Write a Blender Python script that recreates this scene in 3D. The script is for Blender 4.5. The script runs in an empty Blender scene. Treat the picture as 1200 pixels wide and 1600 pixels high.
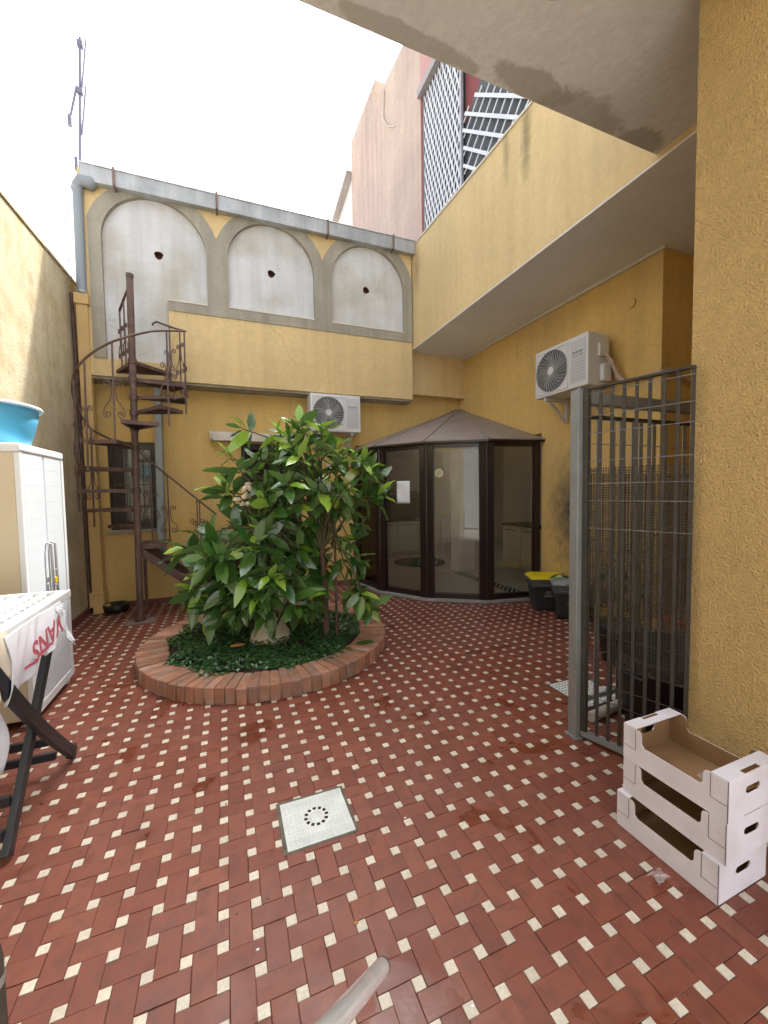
import bpy, math, random
import numpy as np
from mathutils import Vector, Matrix
random.seed(7); rng = np.random.default_rng(7)
S = bpy.context.scene
COL = S.collection
R_ = math.radians

# ------------------------------------------------------------------ camera, sky, sun, exposure
cam_d = bpy.data.cameras.new('camera'); cam = bpy.data.objects.new('camera', cam_d); COL.objects.link(cam)
f_px = 627.0
cam_d.sensor_fit = 'AUTO'; cam_d.sensor_width = 32; cam_d.lens = f_px/1600*32
cam_d.clip_start = 0.02; cam_d.clip_end = 500
def _n(v): return v/np.linalg.norm(v)
_y = _n(np.array([352-600, 800-772, -f_px])); _x = np.array([2192-600, 800-744, -f_px]); _x = _n(_x-_y*(_x@_y)); _z = np.cross(_x, _y)
RC = np.stack([_x, _y, _z])
cam.matrix_world = Matrix([list(RC[i])+[[0, 0, 1.5][i]] for i in range(3)]+[[0, 0, 0, 1]])
S.camera = cam
SUN = Vector((0.5, 0.41, 1.0)).normalized()
elev = math.asin(SUN.z); azim = math.atan2(SUN.x, SUN.y)
W = bpy.data.worlds.new('World'); S.world = W; W.use_nodes = True
wn = W.node_tree.nodes; wl = W.node_tree.links
sky = wn.new('ShaderNodeTexSky'); sky.sky_type = 'NISHITA'; sky.sun_disc = False
sky.sun_elevation = elev; sky.sun_rotation = azim; sky.dust_density = 6.0; sky.air_density = 1.0; sky.ozone_density = 1.0
hs = wn.new('ShaderNodeHueSaturation'); hs.inputs['Saturation'].default_value = 0.34
wl.new(sky.outputs[0], hs.inputs['Color']); wl.new(hs.outputs[0], wn['Background'].inputs['Color'])
wn['Background'].inputs['Strength'].default_value = 0.15
sd = bpy.data.lights.new('sun', 'SUN'); sun = bpy.data.objects.new('sun', sd); COL.objects.link(sun)
sd.energy = 1.9; sd.angle = R_(2); sd.color = (1, .95, .87)
sun.rotation_euler = (-SUN).to_track_quat('-Z', 'Y').to_euler()
S.view_settings.view_transform = 'Standard'; S.view_settings.look = 'None'
S.view_settings.gamma = 1; S.view_settings.use_curve_mapping = False
S.view_settings.exposure = 2.08
S.cycles.max_bounces = 8; S.cycles.transparent_max_bounces = 16

# ------------------------------------------------------------------ materials
def mat(name, col, rough=.8, metal=0., var=.12, vscale=3., bump=0., bscale=60., spec=.5, rnd=0., streak=0., col2=None, mix2=0., m2scale=1.5, sub=0., bdist=.01, fine=0., crack=0.):
    m = bpy.data.materials.new(name); m.use_nodes = True
    nt = m.node_tree; N = nt.nodes; L = nt.links; b = N['Principled BSDF']
    b.inputs['Roughness'].default_value = rough; b.inputs['Metallic'].default_value = metal
    b.inputs['Specular IOR Level'].default_value = spec
    geo = N.new('ShaderNodeNewGeometry')
    def noise(scale, det=4, vec=None):
        n = N.new('ShaderNodeTexNoise'); n.inputs['Scale'].default_value = scale; n.inputs['Detail'].default_value = det
        L.new(vec or geo.outputs['Position'], n.inputs['Vector']); return n.outputs['Fac']
    def rmp(x, lo, hi, a, c):
        r = N.new('ShaderNodeMapRange'); r.inputs[1].default_value = lo; r.inputs[2].default_value = hi
        r.inputs[3].default_value = a; r.inputs[4].default_value = c; L.new(x, r.inputs[0]); return r.outputs[0]
    def math_(op, a, c):
        q = N.new('ShaderNodeMath'); q.operation = op
        for i, v in enumerate((a, c)):
            if isinstance(v, (int, float)): q.inputs[i].default_value = v
            else: L.new(v, q.inputs[i])
        return q.outputs[0]
    val = rmp(noise(vscale), .25, .75, 1-var, 1+var)
    if fine: val = math_('MULTIPLY', val, rmp(noise(vscale*17, 6), .3, .7, 1-fine, 1+fine))
    if streak:
        mp = N.new('ShaderNodeMapping'); mp.inputs['Scale'].default_value = (5, 5, .35); L.new(geo.outputs['Position'], mp.inputs[0])
        val = math_('MULTIPLY', val, rmp(noise(1.6, 5, mp.outputs[0]), .38, .75, 1+streak*.2, 1-streak))
    if crack:
        nn = N.new('ShaderNodeTexNoise'); nn.inputs['Scale'].default_value = 2.2; nn.inputs['Detail'].default_value = 6; L.new(geo.outputs['Position'], nn.inputs['Vector'])
        va = N.new('ShaderNodeVectorMath'); va.operation = 'MULTIPLY_ADD'; L.new(nn.outputs['Color'], va.inputs[0]); va.inputs[1].default_value = (.7, .7, .7); L.new(geo.outputs['Position'], va.inputs[2])
        vo = N.new('ShaderNodeTexVoronoi'); vo.feature = 'DISTANCE_TO_EDGE'; vo.inputs['Scale'].default_value = .75; L.new(va.outputs[0], vo.inputs['Vector'])
        ln = rmp(vo.outputs['Distance'], .001, .004, crack, 0)
        ln = math_('MULTIPLY', ln, rmp(noise(.9, 3), .50, .58, 0, 1))
        val = math_('MULTIPLY', val, math_('SUBTRACT', 1.0, ln))
    if rnd:
        oi = N.new('ShaderNodeObjectInfo')
        r = math_('FRACT', math_('ADD', oi.outputs['Random'], geo.outputs['Random Per Island']), 0.)
        val = math_('MULTIPLY', val, rmp(r, 0, 1, 1-rnd, 1+rnd))
    base = N.new('ShaderNodeRGB'); base.outputs[0].default_value = (*col, 1); c = base.outputs[0]
    if col2:
        mx = N.new('ShaderNodeMix'); mx.data_type = 'RGBA'
        L.new(rmp(noise(m2scale, 6), .5-.12+(.5-mix2)*.3, .5+.12+(.5-mix2)*.3, 0, 1), mx.inputs['Factor']); L.new(c, mx.inputs['A']); mx.inputs['B'].default_value = (*col2, 1); c = mx.outputs['Result']
    vm = N.new('ShaderNodeVectorMath'); vm.operation = 'SCALE'; L.new(c, vm.inputs[0]); L.new(val, vm.inputs['Scale'])
    L.new(vm.outputs[0], b.inputs['Base Color'])
    if bump:
        bp = N.new('ShaderNodeBump'); bp.inputs['Strength'].default_value = bump; bp.inputs['Distance'].default_value = bdist
        L.new(noise(bscale, 3), bp.inputs['Height']); L.new(bp.outputs[0], b.inputs['Normal'])
    m['_c'] = 0
    return m

YEL = (.70, .475, .165)
M = {}
M['stucco'] = mat('yellow_stucco', YEL, .9, col2=(.64, .45, .18), mix2=.4, m2scale=1.1, crack=.18, var=.07, vscale=1.2, bump=.5, bscale=90, streak=.10, fine=.05, spec=.2)
M['stucco_up'] = mat('yellow_stucco_weathered', (.66, .495, .25), .9, crack=.3, var=.09, vscale=1.1, bump=.4, bscale=80, streak=.09, fine=.05, spec=.2)
M['stucco_rough'] = mat('coarse_yellow_stucco', (.70, .50, .215), .92, var=.06, vscale=1.5, bump=1., bscale=100, spec=.15, fine=.06, bdist=.03)
M['leftwall'] = mat('pale_yellow_weathered_plaster', (.52, .46, .32), .93, var=.10, vscale=.9, bump=.5, bscale=45, streak=.12, col2=(.45, .37, .225), mix2=.42, m2scale=3.5, fine=.09, spec=.2)
M['concrete'] = mat('grey_green_render', (.34, .31, .24), .9, var=.14, vscale=2.5, bump=.25, bscale=40, streak=.22, fine=.07)
M['panel'] = mat('grey_white_plaster', (.60, .60, .59), .9, crack=.18, var=.07, vscale=1.8, bump=.15, bscale=25, streak=.13, col2=(.47, .44, .36), mix2=.22, m2scale=1.6, fine=.04)
M['soffit'] = mat('brown_grey_concrete_soffit', (.74, .73, .70), .9, var=.08, vscale=1.5, bump=.25, bscale=30, fine=.04)
M['trimwhite'] = mat('offwhite_plaster_trim', (.62, .57, .47), .85, var=.08)
M['pink'] = mat('pink_weathered_render', (.54, .40, .335), .93, var=.1, vscale=.8, bump=.3, bscale=25, streak=.14, col2=(.62, .48, .38), mix2=.5, m2scale=.9, fine=.06)
M['darkred'] = mat('dark_red_paint', (.25, .06, .06), .7)
M['black'] = mat('dark_void', (.02, .02, .022), .9)  # plain black, also used as painted shade behind openings
M['brick_hole'] = mat('brick_red_dark', (.12, .05, .035), .9)
M['gutter'] = mat('galvanised_grey_gutter', (.42, .43, .43), .55, .3, var=.18, vscale=4, streak=.25, fine=.08)
M['rust'] = mat('rusty_strap', (.20, .145, .12), .8)
M['pipegrey'] = mat('grey_plastic_pipe', (.25, .28, .295), .45, var=.08)
M['pipesteel'] = mat('grey_painted_downpipe', (.27, .30, .29), .5, var=.12, vscale=6, fine=.1)
M['pipeyellow'] = mat('yellow_painted_downpipe', (.56, .38, .15), .6, var=.1, vscale=5)
M['mast'] = mat('antenna_metal', (.22, .21, .27), .5, .4)
M['wire'] = mat('dark_cable', (.1, .1, .1), .6)
M['stair'] = mat('oxide_brown_painted_iron', (.088, .052, .046), .6, var=.3, vscale=14, col2=(.15, .085, .066), mix2=.4, m2scale=9, fine=.15)
M['brownframe'] = mat('dark_brown_aluminium', (.022, .012, .011), .28, var=.1, spec=.6)
M['roofbrown'] = mat('brown_sheet_roof', (.31, .27, .25), .45, .1, var=.15, vscale=2.5, fine=.08)
M['threshold'] = mat('grey_stone_threshold', (.33, .33, .32), .8, var=.15, vscale=8)
M['white'] = mat('white_plastic', (.66, .68, .70), .4, var=.03)
M['resin'] = mat('white_resin_door', (.56, .61, .66), .45, var=.03, bump=.06, bscale=30)
M['cream'] = mat('cream_resin_side', (.55, .47, .33), .5, var=.05)
M['acwhite'] = mat('offwhite_painted_steel', (.66, .66, .65), .42, var=.06, vscale=6)
M['acgrey'] = mat('light_grey_panel', (.54, .55, .56), .45, var=.04)
M['acdark'] = mat('dark_fan_shade', (.07, .075, .08), .6)
M['wiregrey'] = mat('grey_wire_guard', (.25, .255, .26), .5, .2)
M['print'] = mat('grey_print', (.2, .2, .21), .7)
M['paleprint'] = mat('pale_print', (.42, .42, .42), .7)
M['paper'] = mat('white_paper', (.82, .83, .84), .8, var=.04, vscale=20, bump=.15, bscale=30)
M['galv'] = mat('galvanised_steel', (.36, .38, .40), .5, .4, var=.2, vscale=7, fine=.12)
M['darksteel'] = mat('dark_grey_steel', (.05, .047, .042), .5, .2, var=.2, vscale=12)
M['post'] = mat('grey_painted_post', (.27, .29, .295), .45, .4, var=.12, vscale=6, fine=.1)
M['bin'] = mat('dark_grey_bin_plastic', (.035, .04, .047), .42, var=.1, bump=.05, bscale=90)
M['binrim'] = mat('grey_bin_rim_plastic', (.11, .12, .13), .42, var=.1)
M['yellowlid'] = mat('yellow_lid_plastic', (.75, .58, .015), .4, var=.08)
M['greylid'] = mat('grey_lid_plastic', (.26, .29, .32), .4, var=.1)
M['blackplastic'] = mat('black_plastic', (.012, .012, .013), .38, var=.1)
M['blackwood'] = mat('black_painted_wood', (.018, .021, .026), .42, var=.2, vscale=10)
M['orange'] = mat('orange_red_handle', (.55, .09, .03), .45)
M['blue'] = mat('sky_blue_plastic', (.10, .47, .76), .38, var=.06, vscale=3)
M['bluerim'] = mat('pale_blue_plastic_rim', (.60, .78, .86), .38)
M['cloth'] = mat('white_cotton', (.62, .64, .69), .9, var=.05, vscale=8, bump=.2, bscale=120, bdist=.003)
M['cloth2'] = mat('cream_cotton', (.70, .64, .52), .9, var=.08, vscale=8, bump=.2, bscale=120, bdist=.003)
M['redprint'] = mat('faded_red_print', (.50, .10, .14), .85, var=.15, vscale=30)
M['cardwhite'] = mat('white_card', (.73, .72, .80), .75, var=.05, vscale=7, fine=.03, col2=(.64, .62, .66), mix2=.3, m2scale=4)
M['cardbrown'] = mat('brown_card', (.30, .18, .085), .85, var=.1, vscale=8, fine=.05)
M['cardedge'] = mat('card_crease', (.10, .09, .10), .9)
M['grout'] = mat('dark_red_brown_grout', (.10, .048, .038), .95, var=.25, vscale=5, fine=.2)
M['inset'] = mat('cream_inset_tile', (.56, .51, .42), .5, var=.10, vscale=5, rnd=.09, fine=.12)
M['mortar'] = mat('pinkish_mortar', (.30, .19, .14), .95, var=.2, vscale=20, fine=.2)
M['brick'] = mat('terracotta_brick', (.36, .165, .095), .88, var=.18, vscale=14, rnd=.28, bump=.5, bscale=70, col2=(.30, .19, .14), mix2=.42, m2scale=9, fine=.15)
M['soil'] = mat('dark_soil', (.03, .022, .015), .95, var=.3, vscale=20, bump=.8, bscale=40)
M['urn'] = mat('cream_terracotta_urn', (.52, .43, .31), .8, var=.14, vscale=7, bump=.15, bscale=40, fine=.08)
M['trunk'] = mat('brown_bark', (.10, .06, .04), .9, var=.3, vscale=18, bump=.6, bscale=50)
M['branch'] = mat('green_brown_twig', (.09, .085, .035), .8, var=.2, vscale=10)
M['manhole'] = mat('pale_grey_drain_plate', (.60, .64, .64), .6, var=.1, vscale=10, bump=.9, bscale=75, fine=.1, bdist=.004)
M['manframe'] = mat('mossy_cement_edge', (.11, .105, .08), .9, var=.4, vscale=20)
M['grate'] = mat('white_floor_grate', (.68, .70, .70), .5, var=.08)
M['tub'] = mat('black_tub', (.010, .010, .010), .5)
M['plank'] = mat('grey_wood_plank', (.42, .38, .33), .8, var=.2, vscale=9)
M['intwall'] = mat('interior_cream_wall', (.66, .60, .50), .85, var=.05)
M['intfloor'] = mat('interior_beige_floor', (.66, .63, .58), .35, var=.08, vscale=3)
M['tilestrip'] = mat('white_mosaic', (.7, .7, .68), .4)
M['cab'] = mat('kitchen_white_front', (.70, .65, .55), .5, var=.04)
M['dkwood'] = mat('dark_worktop', (.06, .045, .035), .5)
M['rug'] = mat('green_rug', (.09, .15, .10), .95, var=.2, vscale=30)
M['curtain'] = mat('grey_lace_curtain', (.42, .43, .42), .9, var=.15, vscale=12, streak=.2)
M['darkdoor'] = mat('dark_brown_louvre_wood', (.028, .018, .014), .5, var=.2, vscale=8)
M['silver'] = mat('brushed_chrome_tube', (.78, .77, .75), .2, .55, var=.15, vscale=30)
M['oldwood'] = mat('old_dark_wood', (.07, .055, .04), .7, var=.35, vscale=25, fine=.25)
M['awning'] = mat('dirty_cream_awning_case', (.58, .53, .45), .6, var=.15, vscale=6, streak=.2)
M['clear'] = mat('crumpled_clear_film', (.75, .75, .78), .15, var=.05)
M['dryleaf'] = mat('dry_leaf', (.40, .18, .05), .8)

def tile_material():
    m = bpy.data.materials.new('red_clay_tile'); m.use_nodes = True
    nt = m.node_tree; N = nt.nodes; L = nt.links; b = N['Principled BSDF']
    geo = N.new('ShaderNodeNewGeometry'); oi = N.new('ShaderNodeObjectInfo')
    def noise(s, d=4, dist=0):
        n = N.new('ShaderNodeTexNoise'); n.inputs['Scale'].default_value = s; n.inputs['Detail'].default_value = d; n.inputs['Distortion'].default_value = dist
        L.new(geo.outputs['Position'], n.inputs['Vector']); return n.outputs['Fac']
    def rmp(x, lo, hi, a, c):
        r = N.new('ShaderNodeMapRange'); r.inputs[1].default_value = lo; r.inputs[2].default_value = hi
        r.inputs[3].default_value = a; r.inputs[4].default_value = c; L.new(x, r.inputs[0]); return r.outputs[0]
    def mth(op, a, c):
        q = N.new('ShaderNodeMath'); q.operation = op
        for i, v in enumerate((a, c)):
            if isinstance(v, (int, float)): q.inputs[i].default_value = v
            else: L.new(v, q.inputs[i])
        return q.outputs[0]
    def mix(fac, A, B):
        mx = N.new('ShaderNodeMix'); mx.data_type = 'RGBA'; L.new(fac, mx.inputs['Factor'])
        for k, v in (('A', A), ('B', B)):
            if isinstance(v, tuple): mx.inputs[k].default_value = (*v, 1)
            else: L.new(v, mx.inputs[k])
        return mx.outputs['Result']
    r = mth('FRACT', mth('ADD', oi.outputs['Random'], geo.outputs['Random Per Island']), 0.)
    c = mix(r, (.165, .040, .021), (.215, .062, .034))
    c = mix(rmp(noise(1.3, 5), .42, .66, 0, .55), c, (.19, .070, .050))        # dusty dulling
    c = mix(rmp(noise(19, 6, .4), .47, .72, 0, .5), c, (.085, .030, .021))
    wet = rmp(noise(3.1, 5, .6), .60, .64, 0, 1)
    c = mix(mth('MULTIPLY', wet, .42), c, (.11, .027, .013))
    L.new(c, b.inputs['Base Color'])
    ro = rmp(noise(7, 5), .3, .7, .40, .60)
    L.new(mth('SUBTRACT', ro, mth('MULTIPLY', wet, .22)), b.inputs['Roughness'])
    b.inputs['Specular IOR Level'].default_value = .5
    bp = N.new('ShaderNodeBump'); bp.inputs['Strength'].default_value = .12; bp.inputs['Distance'].default_value = .004
    L.new(noise(60, 4), bp.inputs['Height']); L.new(bp.outputs[0], b.inputs['Normal'])
    return m
M['tile'] = tile_material()

def leaf_material(name, c1, c2, under):
    m = bpy.data.materials.new(name); m.use_nodes = True
    nt = m.node_tree; N = nt.nodes; L = nt.links; b = N['Principled BSDF']
    geo = N.new('ShaderNodeNewGeometry'); oi = N.new('ShaderNodeObjectInfo')
    a = N.new('ShaderNodeMath'); a.operation = 'ADD'; L.new(oi.outputs['Random'], a.inputs[0]); L.new(geo.outputs['Random Per Island'], a.inputs[1])
    fr = N.new('ShaderNodeMath'); fr.operation = 'FRACT'; L.new(a.outputs[0], fr.inputs[0])
    mx = N.new('ShaderNodeMix'); mx.data_type = 'RGBA'; L.new(fr.outputs[0], mx.inputs['Factor'])
    mx.inputs['A'].default_value = (*c1, 1); mx.inputs['B'].default_value = (*c2, 1)
    m2 = N.new('ShaderNodeMix'); m2.data_type = 'RGBA'; L.new(geo.outputs['Backfacing'], m2.inputs['Factor'])
    L.new(mx.outputs['Result'], m2.inputs['A']); m2.inputs['B'].default_value = (*under, 1)
    L.new(m2.outputs['Result'], b.inputs['Base Color'])
    b.inputs['Roughness'].default_value = .22; b.inputs['Specular IOR Level'].default_value = 1.0
    tr = N.new('ShaderNodeBsdfTranslucent'); L.new(mx.outputs['Result'], tr.inputs['Color'])
    ms = N.new('ShaderNodeMixShader'); ms.inputs[0].default_value = .22
    L.new(b.outputs[0], ms.inputs[1]); L.new(tr.outputs[0], ms.inputs[2]); L.new(ms.outputs[0], N['Material Output'].inputs['Surface'])
    n = N.new('ShaderNodeTexNoise'); n.inputs['Scale'].default_value = 40; L.new(geo.outputs['Position'], n.inputs['Vector'])
    bp = N.new('ShaderNodeBump'); bp.inputs['Strength'].default_value = .35; bp.inputs['Distance'].default_value = .006
    L.new(n.outputs['Fac'], bp.inputs['Height']); L.new(bp.outputs[0], b.inputs['Normal'])
    return m
M['leaf'] = leaf_material('glossy_dark_green_leaf', (.030, .098, .017), (.080, .190, .034), (.14, .25, .08))
M['leafnew'] = leaf_material('yellow_green_young_leaf', (.22, .42, .035), (.36, .56, .07), (.32, .48, .10))
M['leafyellow'] = leaf_material('yellowing_leaf', (.30, .30, .04), (.25, .32, .05), (.28, .30, .09))
M['cover'] = leaf_material('small_ground_cover_leaf', (.035, .11, .035), (.075, .17, .055), (.08, .16, .07))

def glass_material():
    m = bpy.data.materials.new('window_glass'); m.use_nodes = True
    nt = m.node_tree; N = nt.nodes; L = nt.links; N.remove(N['Principled BSDF'])
    t = N.new('ShaderNodeBsdfTransparent'); t.inputs[0].default_value = (.93, .94, .92, 1)
    g = N.new('ShaderNodeBsdfGlossy'); g.inputs['Roughness'].default_value = .01
    fr = N.new('ShaderNodeFresnel'); fr.inputs['IOR'].default_value = 1.6
    ms = N.new('ShaderNodeMixShader'); L.new(fr.outputs[0], ms.inputs[0]); L.new(t.outputs[0], ms.inputs[1]); L.new(g.outputs[0], ms.inputs[2])
    L.new(ms.outputs[0], N['Material Output'].inputs['Surface']); return m
M['glass'] = glass_material()

# stains with a shape of their own
def add_stain(m, items):
    """items: (centre, radii, colour, strength) soft noisy blots in world space"""
    nt = m.node_tree; N = nt.nodes; L = nt.links; b = N['Principled BSDF']
    src = b.inputs['Base Color'].links[0].from_socket
    geo = N.new('ShaderNodeNewGeometry')
    nz = N.new('ShaderNodeTexNoise'); nz.inputs['Scale'].default_value = 8.5; nz.inputs['Detail'].default_value = 9; nz.inputs['Roughness'].default_value = .62; nz.inputs['Distortion'].default_value = .6; L.new(geo.outputs['Position'], nz.inputs['Vector'])
    for cen, rad, col, st, edge in items:
        mp = N.new('ShaderNodeMapping'); mp.vector_type = 'POINT'
        mp.inputs['Scale'].default_value = [1/r for r in rad]; mp.inputs['Location'].default_value = [-c/r for c, r in zip(cen, rad)]
        L.new(geo.outputs['Position'], mp.inputs[0])
        ln = N.new('ShaderNodeVectorMath'); ln.operation = 'LENGTH'; L.new(mp.outputs[0], ln.inputs[0])
        ad = N.new('ShaderNodeMath'); ad.operation = 'MULTIPLY_ADD'; L.new(nz.outputs['Fac'], ad.inputs[0]); ad.inputs[1].default_value = 1.1; L.new(ln.outputs['Value'], ad.inputs[2])
        r = N.new('ShaderNodeMapRange'); r.inputs[1].default_value = 1.5-edge; r.inputs[2].default_value = 1.5; r.inputs[3].default_value = st; r.inputs[4].default_value = 0
        L.new(ad.outputs[0], r.inputs[0])
        mx = N.new('ShaderNodeMix'); mx.data_type = 'RGBA'; L.new(r.outputs[0], mx.inputs['Factor']); L.new(src, mx.inputs['A']); mx.inputs['B'].default_value = (*col, 1); src = mx.outputs['Result']
    L.new(src, b.inputs['Base Color'])

# ------------------------------------------------------------------ mesh builder
class MB:
    def __init__(s): s.v = []; s.f = []; s.sm = []
    def add(s, V, F, smooth=False):
        o = len(s.v); s.v += [tuple(map(float, p)) for p in V]; s.f += [tuple(i+o for i in q) for q in F]; s.sm += [smooth]*len(F); return s
    def hexa(s, P): return s.add(P, [(0, 3, 2, 1), (4, 5, 6, 7), (0, 1, 5, 4), (1, 2, 6, 5), (2, 3, 7, 6), (3, 0, 4, 7)])
    def box(s, a, b):
        x0, x1 = sorted((a[0], b[0])); y0, y1 = sorted((a[1], b[1])); z0, z1 = sorted((a[2], b[2]))
        return s.hexa([(x0, y0, z0), (x1, y0, z0), (x1, y1, z0), (x0, y1, z0), (x0, y0, z1), (x1, y0, z1), (x1, y1, z1), (x0, y1, z1)])
    def bar(s, p, q, w, h, up=(0, 0, 1)):
        p = Vector(p); q = Vector(q); d = (q-p).normalized(); u = Vector(up)
        if abs(d.dot(u)) > .99: u = Vector((0, 1, 0))
        sd_ = d.cross(u).normalized(); u = sd_.cross(d)
        P = []
        for c in (p, q):
            for a, b in ((-1, -1), (1, -1), (1, 1), (-1, 1)): P.append(c+sd_*a*w/2+u*b*h/2)
        return s.add(P, [(0, 1, 2, 3), (7, 6, 5, 4), (0, 4, 5, 1), (1, 5, 6, 2), (2, 6, 7, 3), (3, 7, 4, 0)])
    def tube(s, path, r, n=8, smooth=True, closed=False):
        P = [Vector(p) for p in path]; m = len(P); V = []; rr = r if hasattr(r, '__len__') else [r]*m
        u = None
        for i, p in enumerate(P):
            t = (P[(i+1) % m]-P[i-1]) if closed else (P[min(i+1, m-1)]-P[max(i-1, 0)])
            t = t.normalized() if t.length > 1e-9 else Vector((0, 0, 1))
            if u is None: u = t.orthogonal().normalized()
            u = (u-t*u.dot(t)); u = u.normalized() if u.length > 1e-6 else t.orthogonal().normalized()
            w = t.cross(u)
            for k in range(n):
                a = 2*math.pi*k/n; V.append(p+(u*math.cos(a)+w*math.sin(a))*rr[i])
        F = [(i*n+k, i*n+(k+1) % n, ((i+1) % m)*n+(k+1) % n, ((i+1) % m)*n+k) for i in range(m if closed else m-1) for k in range(n)]
        s.add(V, F, smooth)
        if not closed: s.add(V[:n], [tuple(range(n))[::-1]]); s.add(V[-n:], [tuple(range(n))])
        return s
    def lathe(s, prof, c=(0, 0, 0), n=28, smooth=True, sx=1, sy=1):
        V = [(c[0]+r*sx*math.cos(2*math.pi*k/n), c[1]+r*sy*math.sin(2*math.pi*k/n), c[2]+z) for r, z in prof for k in range(n)]
        F = [(i*n+k, i*n+(k+1) % n, (i+1)*n+(k+1) % n, (i+1)*n+k) for i in range(len(prof)-1) for k in range(n)]
        return s.add(V, F, smooth)
    def disc(s, c, r, axis='z', n=24, th=0.):
        ax = {'x': (Vector((0, 1, 0)), Vector((0, 0, 1))), 'y': (Vector((1, 0, 0)), Vector((0, 0, 1))), 'z': (Vector((1, 0, 0)), Vector((0, 1, 0)))}[axis]
        c = Vector(c); V = [c+ax[0]*r*math.cos(2*math.pi*k/n)+ax[1]*r*math.sin(2*math.pi*k/n) for k in range(n)]
        return s.add(V, [tuple(range(n))])
    def prism(s, poly, z0, z1, fr=lambda a, b, z: (a, b, z)):
        n = len(poly); V = [fr(a, b, z0) for a, b in poly]+[fr(a, b, z1) for a, b in poly]
        return s.add(V, [tuple(range(n))[::-1], tuple(range(n, 2*n))]+[(k, (k+1) % n, n+(k+1) % n, n+k) for k in range(n)])
    def grid(s, fn, nu, nv, smooth=True):
        V = [fn(i/nu, j/nv) for i in range(nu+1) for j in range(nv+1)]
        return s.add(V, [(i*(nv+1)+j, (i+1)*(nv+1)+j, (i+1)*(nv+1)+j+1, i*(nv+1)+j+1) for i in range(nu) for j in range(nv)], smooth)
    def mesh(s, name, m, off=(0, 0, 0)):
        me = bpy.data.meshes.new(name)
        me.from_pydata([(x-off[0], y-off[1], z-off[2]) for x, y, z in s.v], [], s.f)
        me.polygons.foreach_set('use_smooth', s.sm)
        if isinstance(m, (list, tuple)):
            for q in m: me.materials.append(q)
        else: me.materials.append(m)
        me.update(); return me
    def build(s, name, m, parent=None, bevel=0., stuff=False, solid=0., sub=0):
        off = rootloc(parent); o = bpy.data.objects.new(name, s.mesh(name, m, off)); COL.objects.link(o)
        if parent: o.parent = parent
        if solid:
            q = o.modifiers.new('s', 'SOLIDIFY'); q.thickness = solid; q.offset = 0
        if bevel:
            q = o.modifiers.new('b', 'BEVEL'); q.width = bevel; q.segments = 2; q.limit_method = 'ANGLE'; q.angle_limit = R_(40)
        if stuff: o['kind'] = 'stuff'
        return o
def rootloc(p):
    o = Vector((0, 0, 0))
    while p is not None: o = o+Vector(p.location); p = p.parent
    return o
def thing(name, label, cat, loc=(0, 0, 0), group=None):
    o = bpy.data.objects.new(name, None); o.empty_display_size = .1; COL.objects.link(o); o.location = loc
    o['label'] = label; o['category'] = cat
    if group: o['group'] = group
    return o
def tag(o, label, cat, group=None):
    o['label'] = label; o['category'] = cat
    if group: o['group'] = group
    return o
def struct(o, label=None):
    o['kind'] = 'structure'
    if label: o['label'] = label; o['category'] = 'ground'
    return o
def inst(name, me, parent, loc, rot=None, scale=None):
    o = bpy.data.objects.new(name, me); COL.objects.link(o)
    if parent: o.parent = parent
    o.location = Vector(loc)-rootloc(parent)
    if rot is not None:
        if hasattr(rot, 'to_quaternion'): o.rotation_euler = rot.to_euler()
        else: o.rotation_euler = rot
    if scale is not None: o.scale = scale
    return o
def text(name, s, size, m, parent, mw, ext=.0006):
    c = bpy.data.curves.new(name, 'FONT'); c.body = s; c.size = size; c.extrude = ext; c.offset = size*.022; c.align_x = 'CENTER'; c.align_y = 'CENTER'
    tmp = bpy.data.objects.new('tmp', c); me = bpy.data.meshes.new_from_object(tmp); bpy.data.objects.remove(tmp)
    me.materials.clear(); me.materials.append(m); o = bpy.data.objects.new(name, me); COL.objects.link(o); o['kind'] = 'stuff'
    if parent: o.parent = parent
    mw = mw.copy(); mw.translation = mw.translation-rootloc(parent); o.matrix_local = mw
    return o
def frame_mat(o, x, y):
    x = Vector(x).normalized(); y = Vector(y).normalized(); z = x.cross(y)
    m = Matrix((x, y, z)).transposed().to_4x4(); m.translation = Vector(o); return m

# ------------------------------------------------------------------ ground
g = MB().box((-30, -30, -.30), (40, 40, -.06)).build('ground', mat('pale_bounce_paving', (.38, .36, .33), .9)); struct(g)  # unseen outer ground kept pale to bounce light onto the soffit
FX0, FX1, FY0, FY1 = -1.68, 3.95, -1.2, 6.27
floor = MB().box((FX0-.02, FY0, -.058), (5.2, 6.30, -.0035)).build('courtyard_floor', M['grout']); struct(floor)
P_ = .1112; TW, TL, GAP = P_*2/3, P_*4/3, .0018
HX, HY = .279, 1.150          # centre of one cream inset
BAYC = Vector((3.95, 6.27)); BAYR = 2.03
PLC = Vector((.37, 4.08)); PLR = 1.145
MAN = (.185, .490, 1.645, 1.925)
GRT = (2.255, 2.585, 1.985, 2.335)
def tile_mesh(name, lx, ly, m):
    b = MB(); e = .0012; h = .0035
    a = [(-lx/2, -ly/2), (lx/2, -ly/2), (lx/2, ly/2), (-lx/2, ly/2)]; i = [(x-math.copysign(e, x), y-math.copysign(e, y)) for x, y in a]
    V = [(x, y, -h) for x, y in a]+[(x, y, -e*.7) for x, y in a]+[(x, y, 0) for x, y in i]
    F = [(8, 9, 10, 11)]+[(k, (k+1) % 4, 4+(k+1) % 4, 4+k) for k in range(4)]+[(4+k, 4+(k+1) % 4, 8+(k+1) % 4, 8+k) for k in range(4)]
    b.add(V, F); return b, b.mesh(name, m)
tb, tile_me = tile_mesh('floor_tile', TL-GAP, TW-GAP, M['tile'])
ib, inset_me = tile_mesh('inset_tile', P_/3-GAP, P_/3-GAP, M['inset'])
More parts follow.
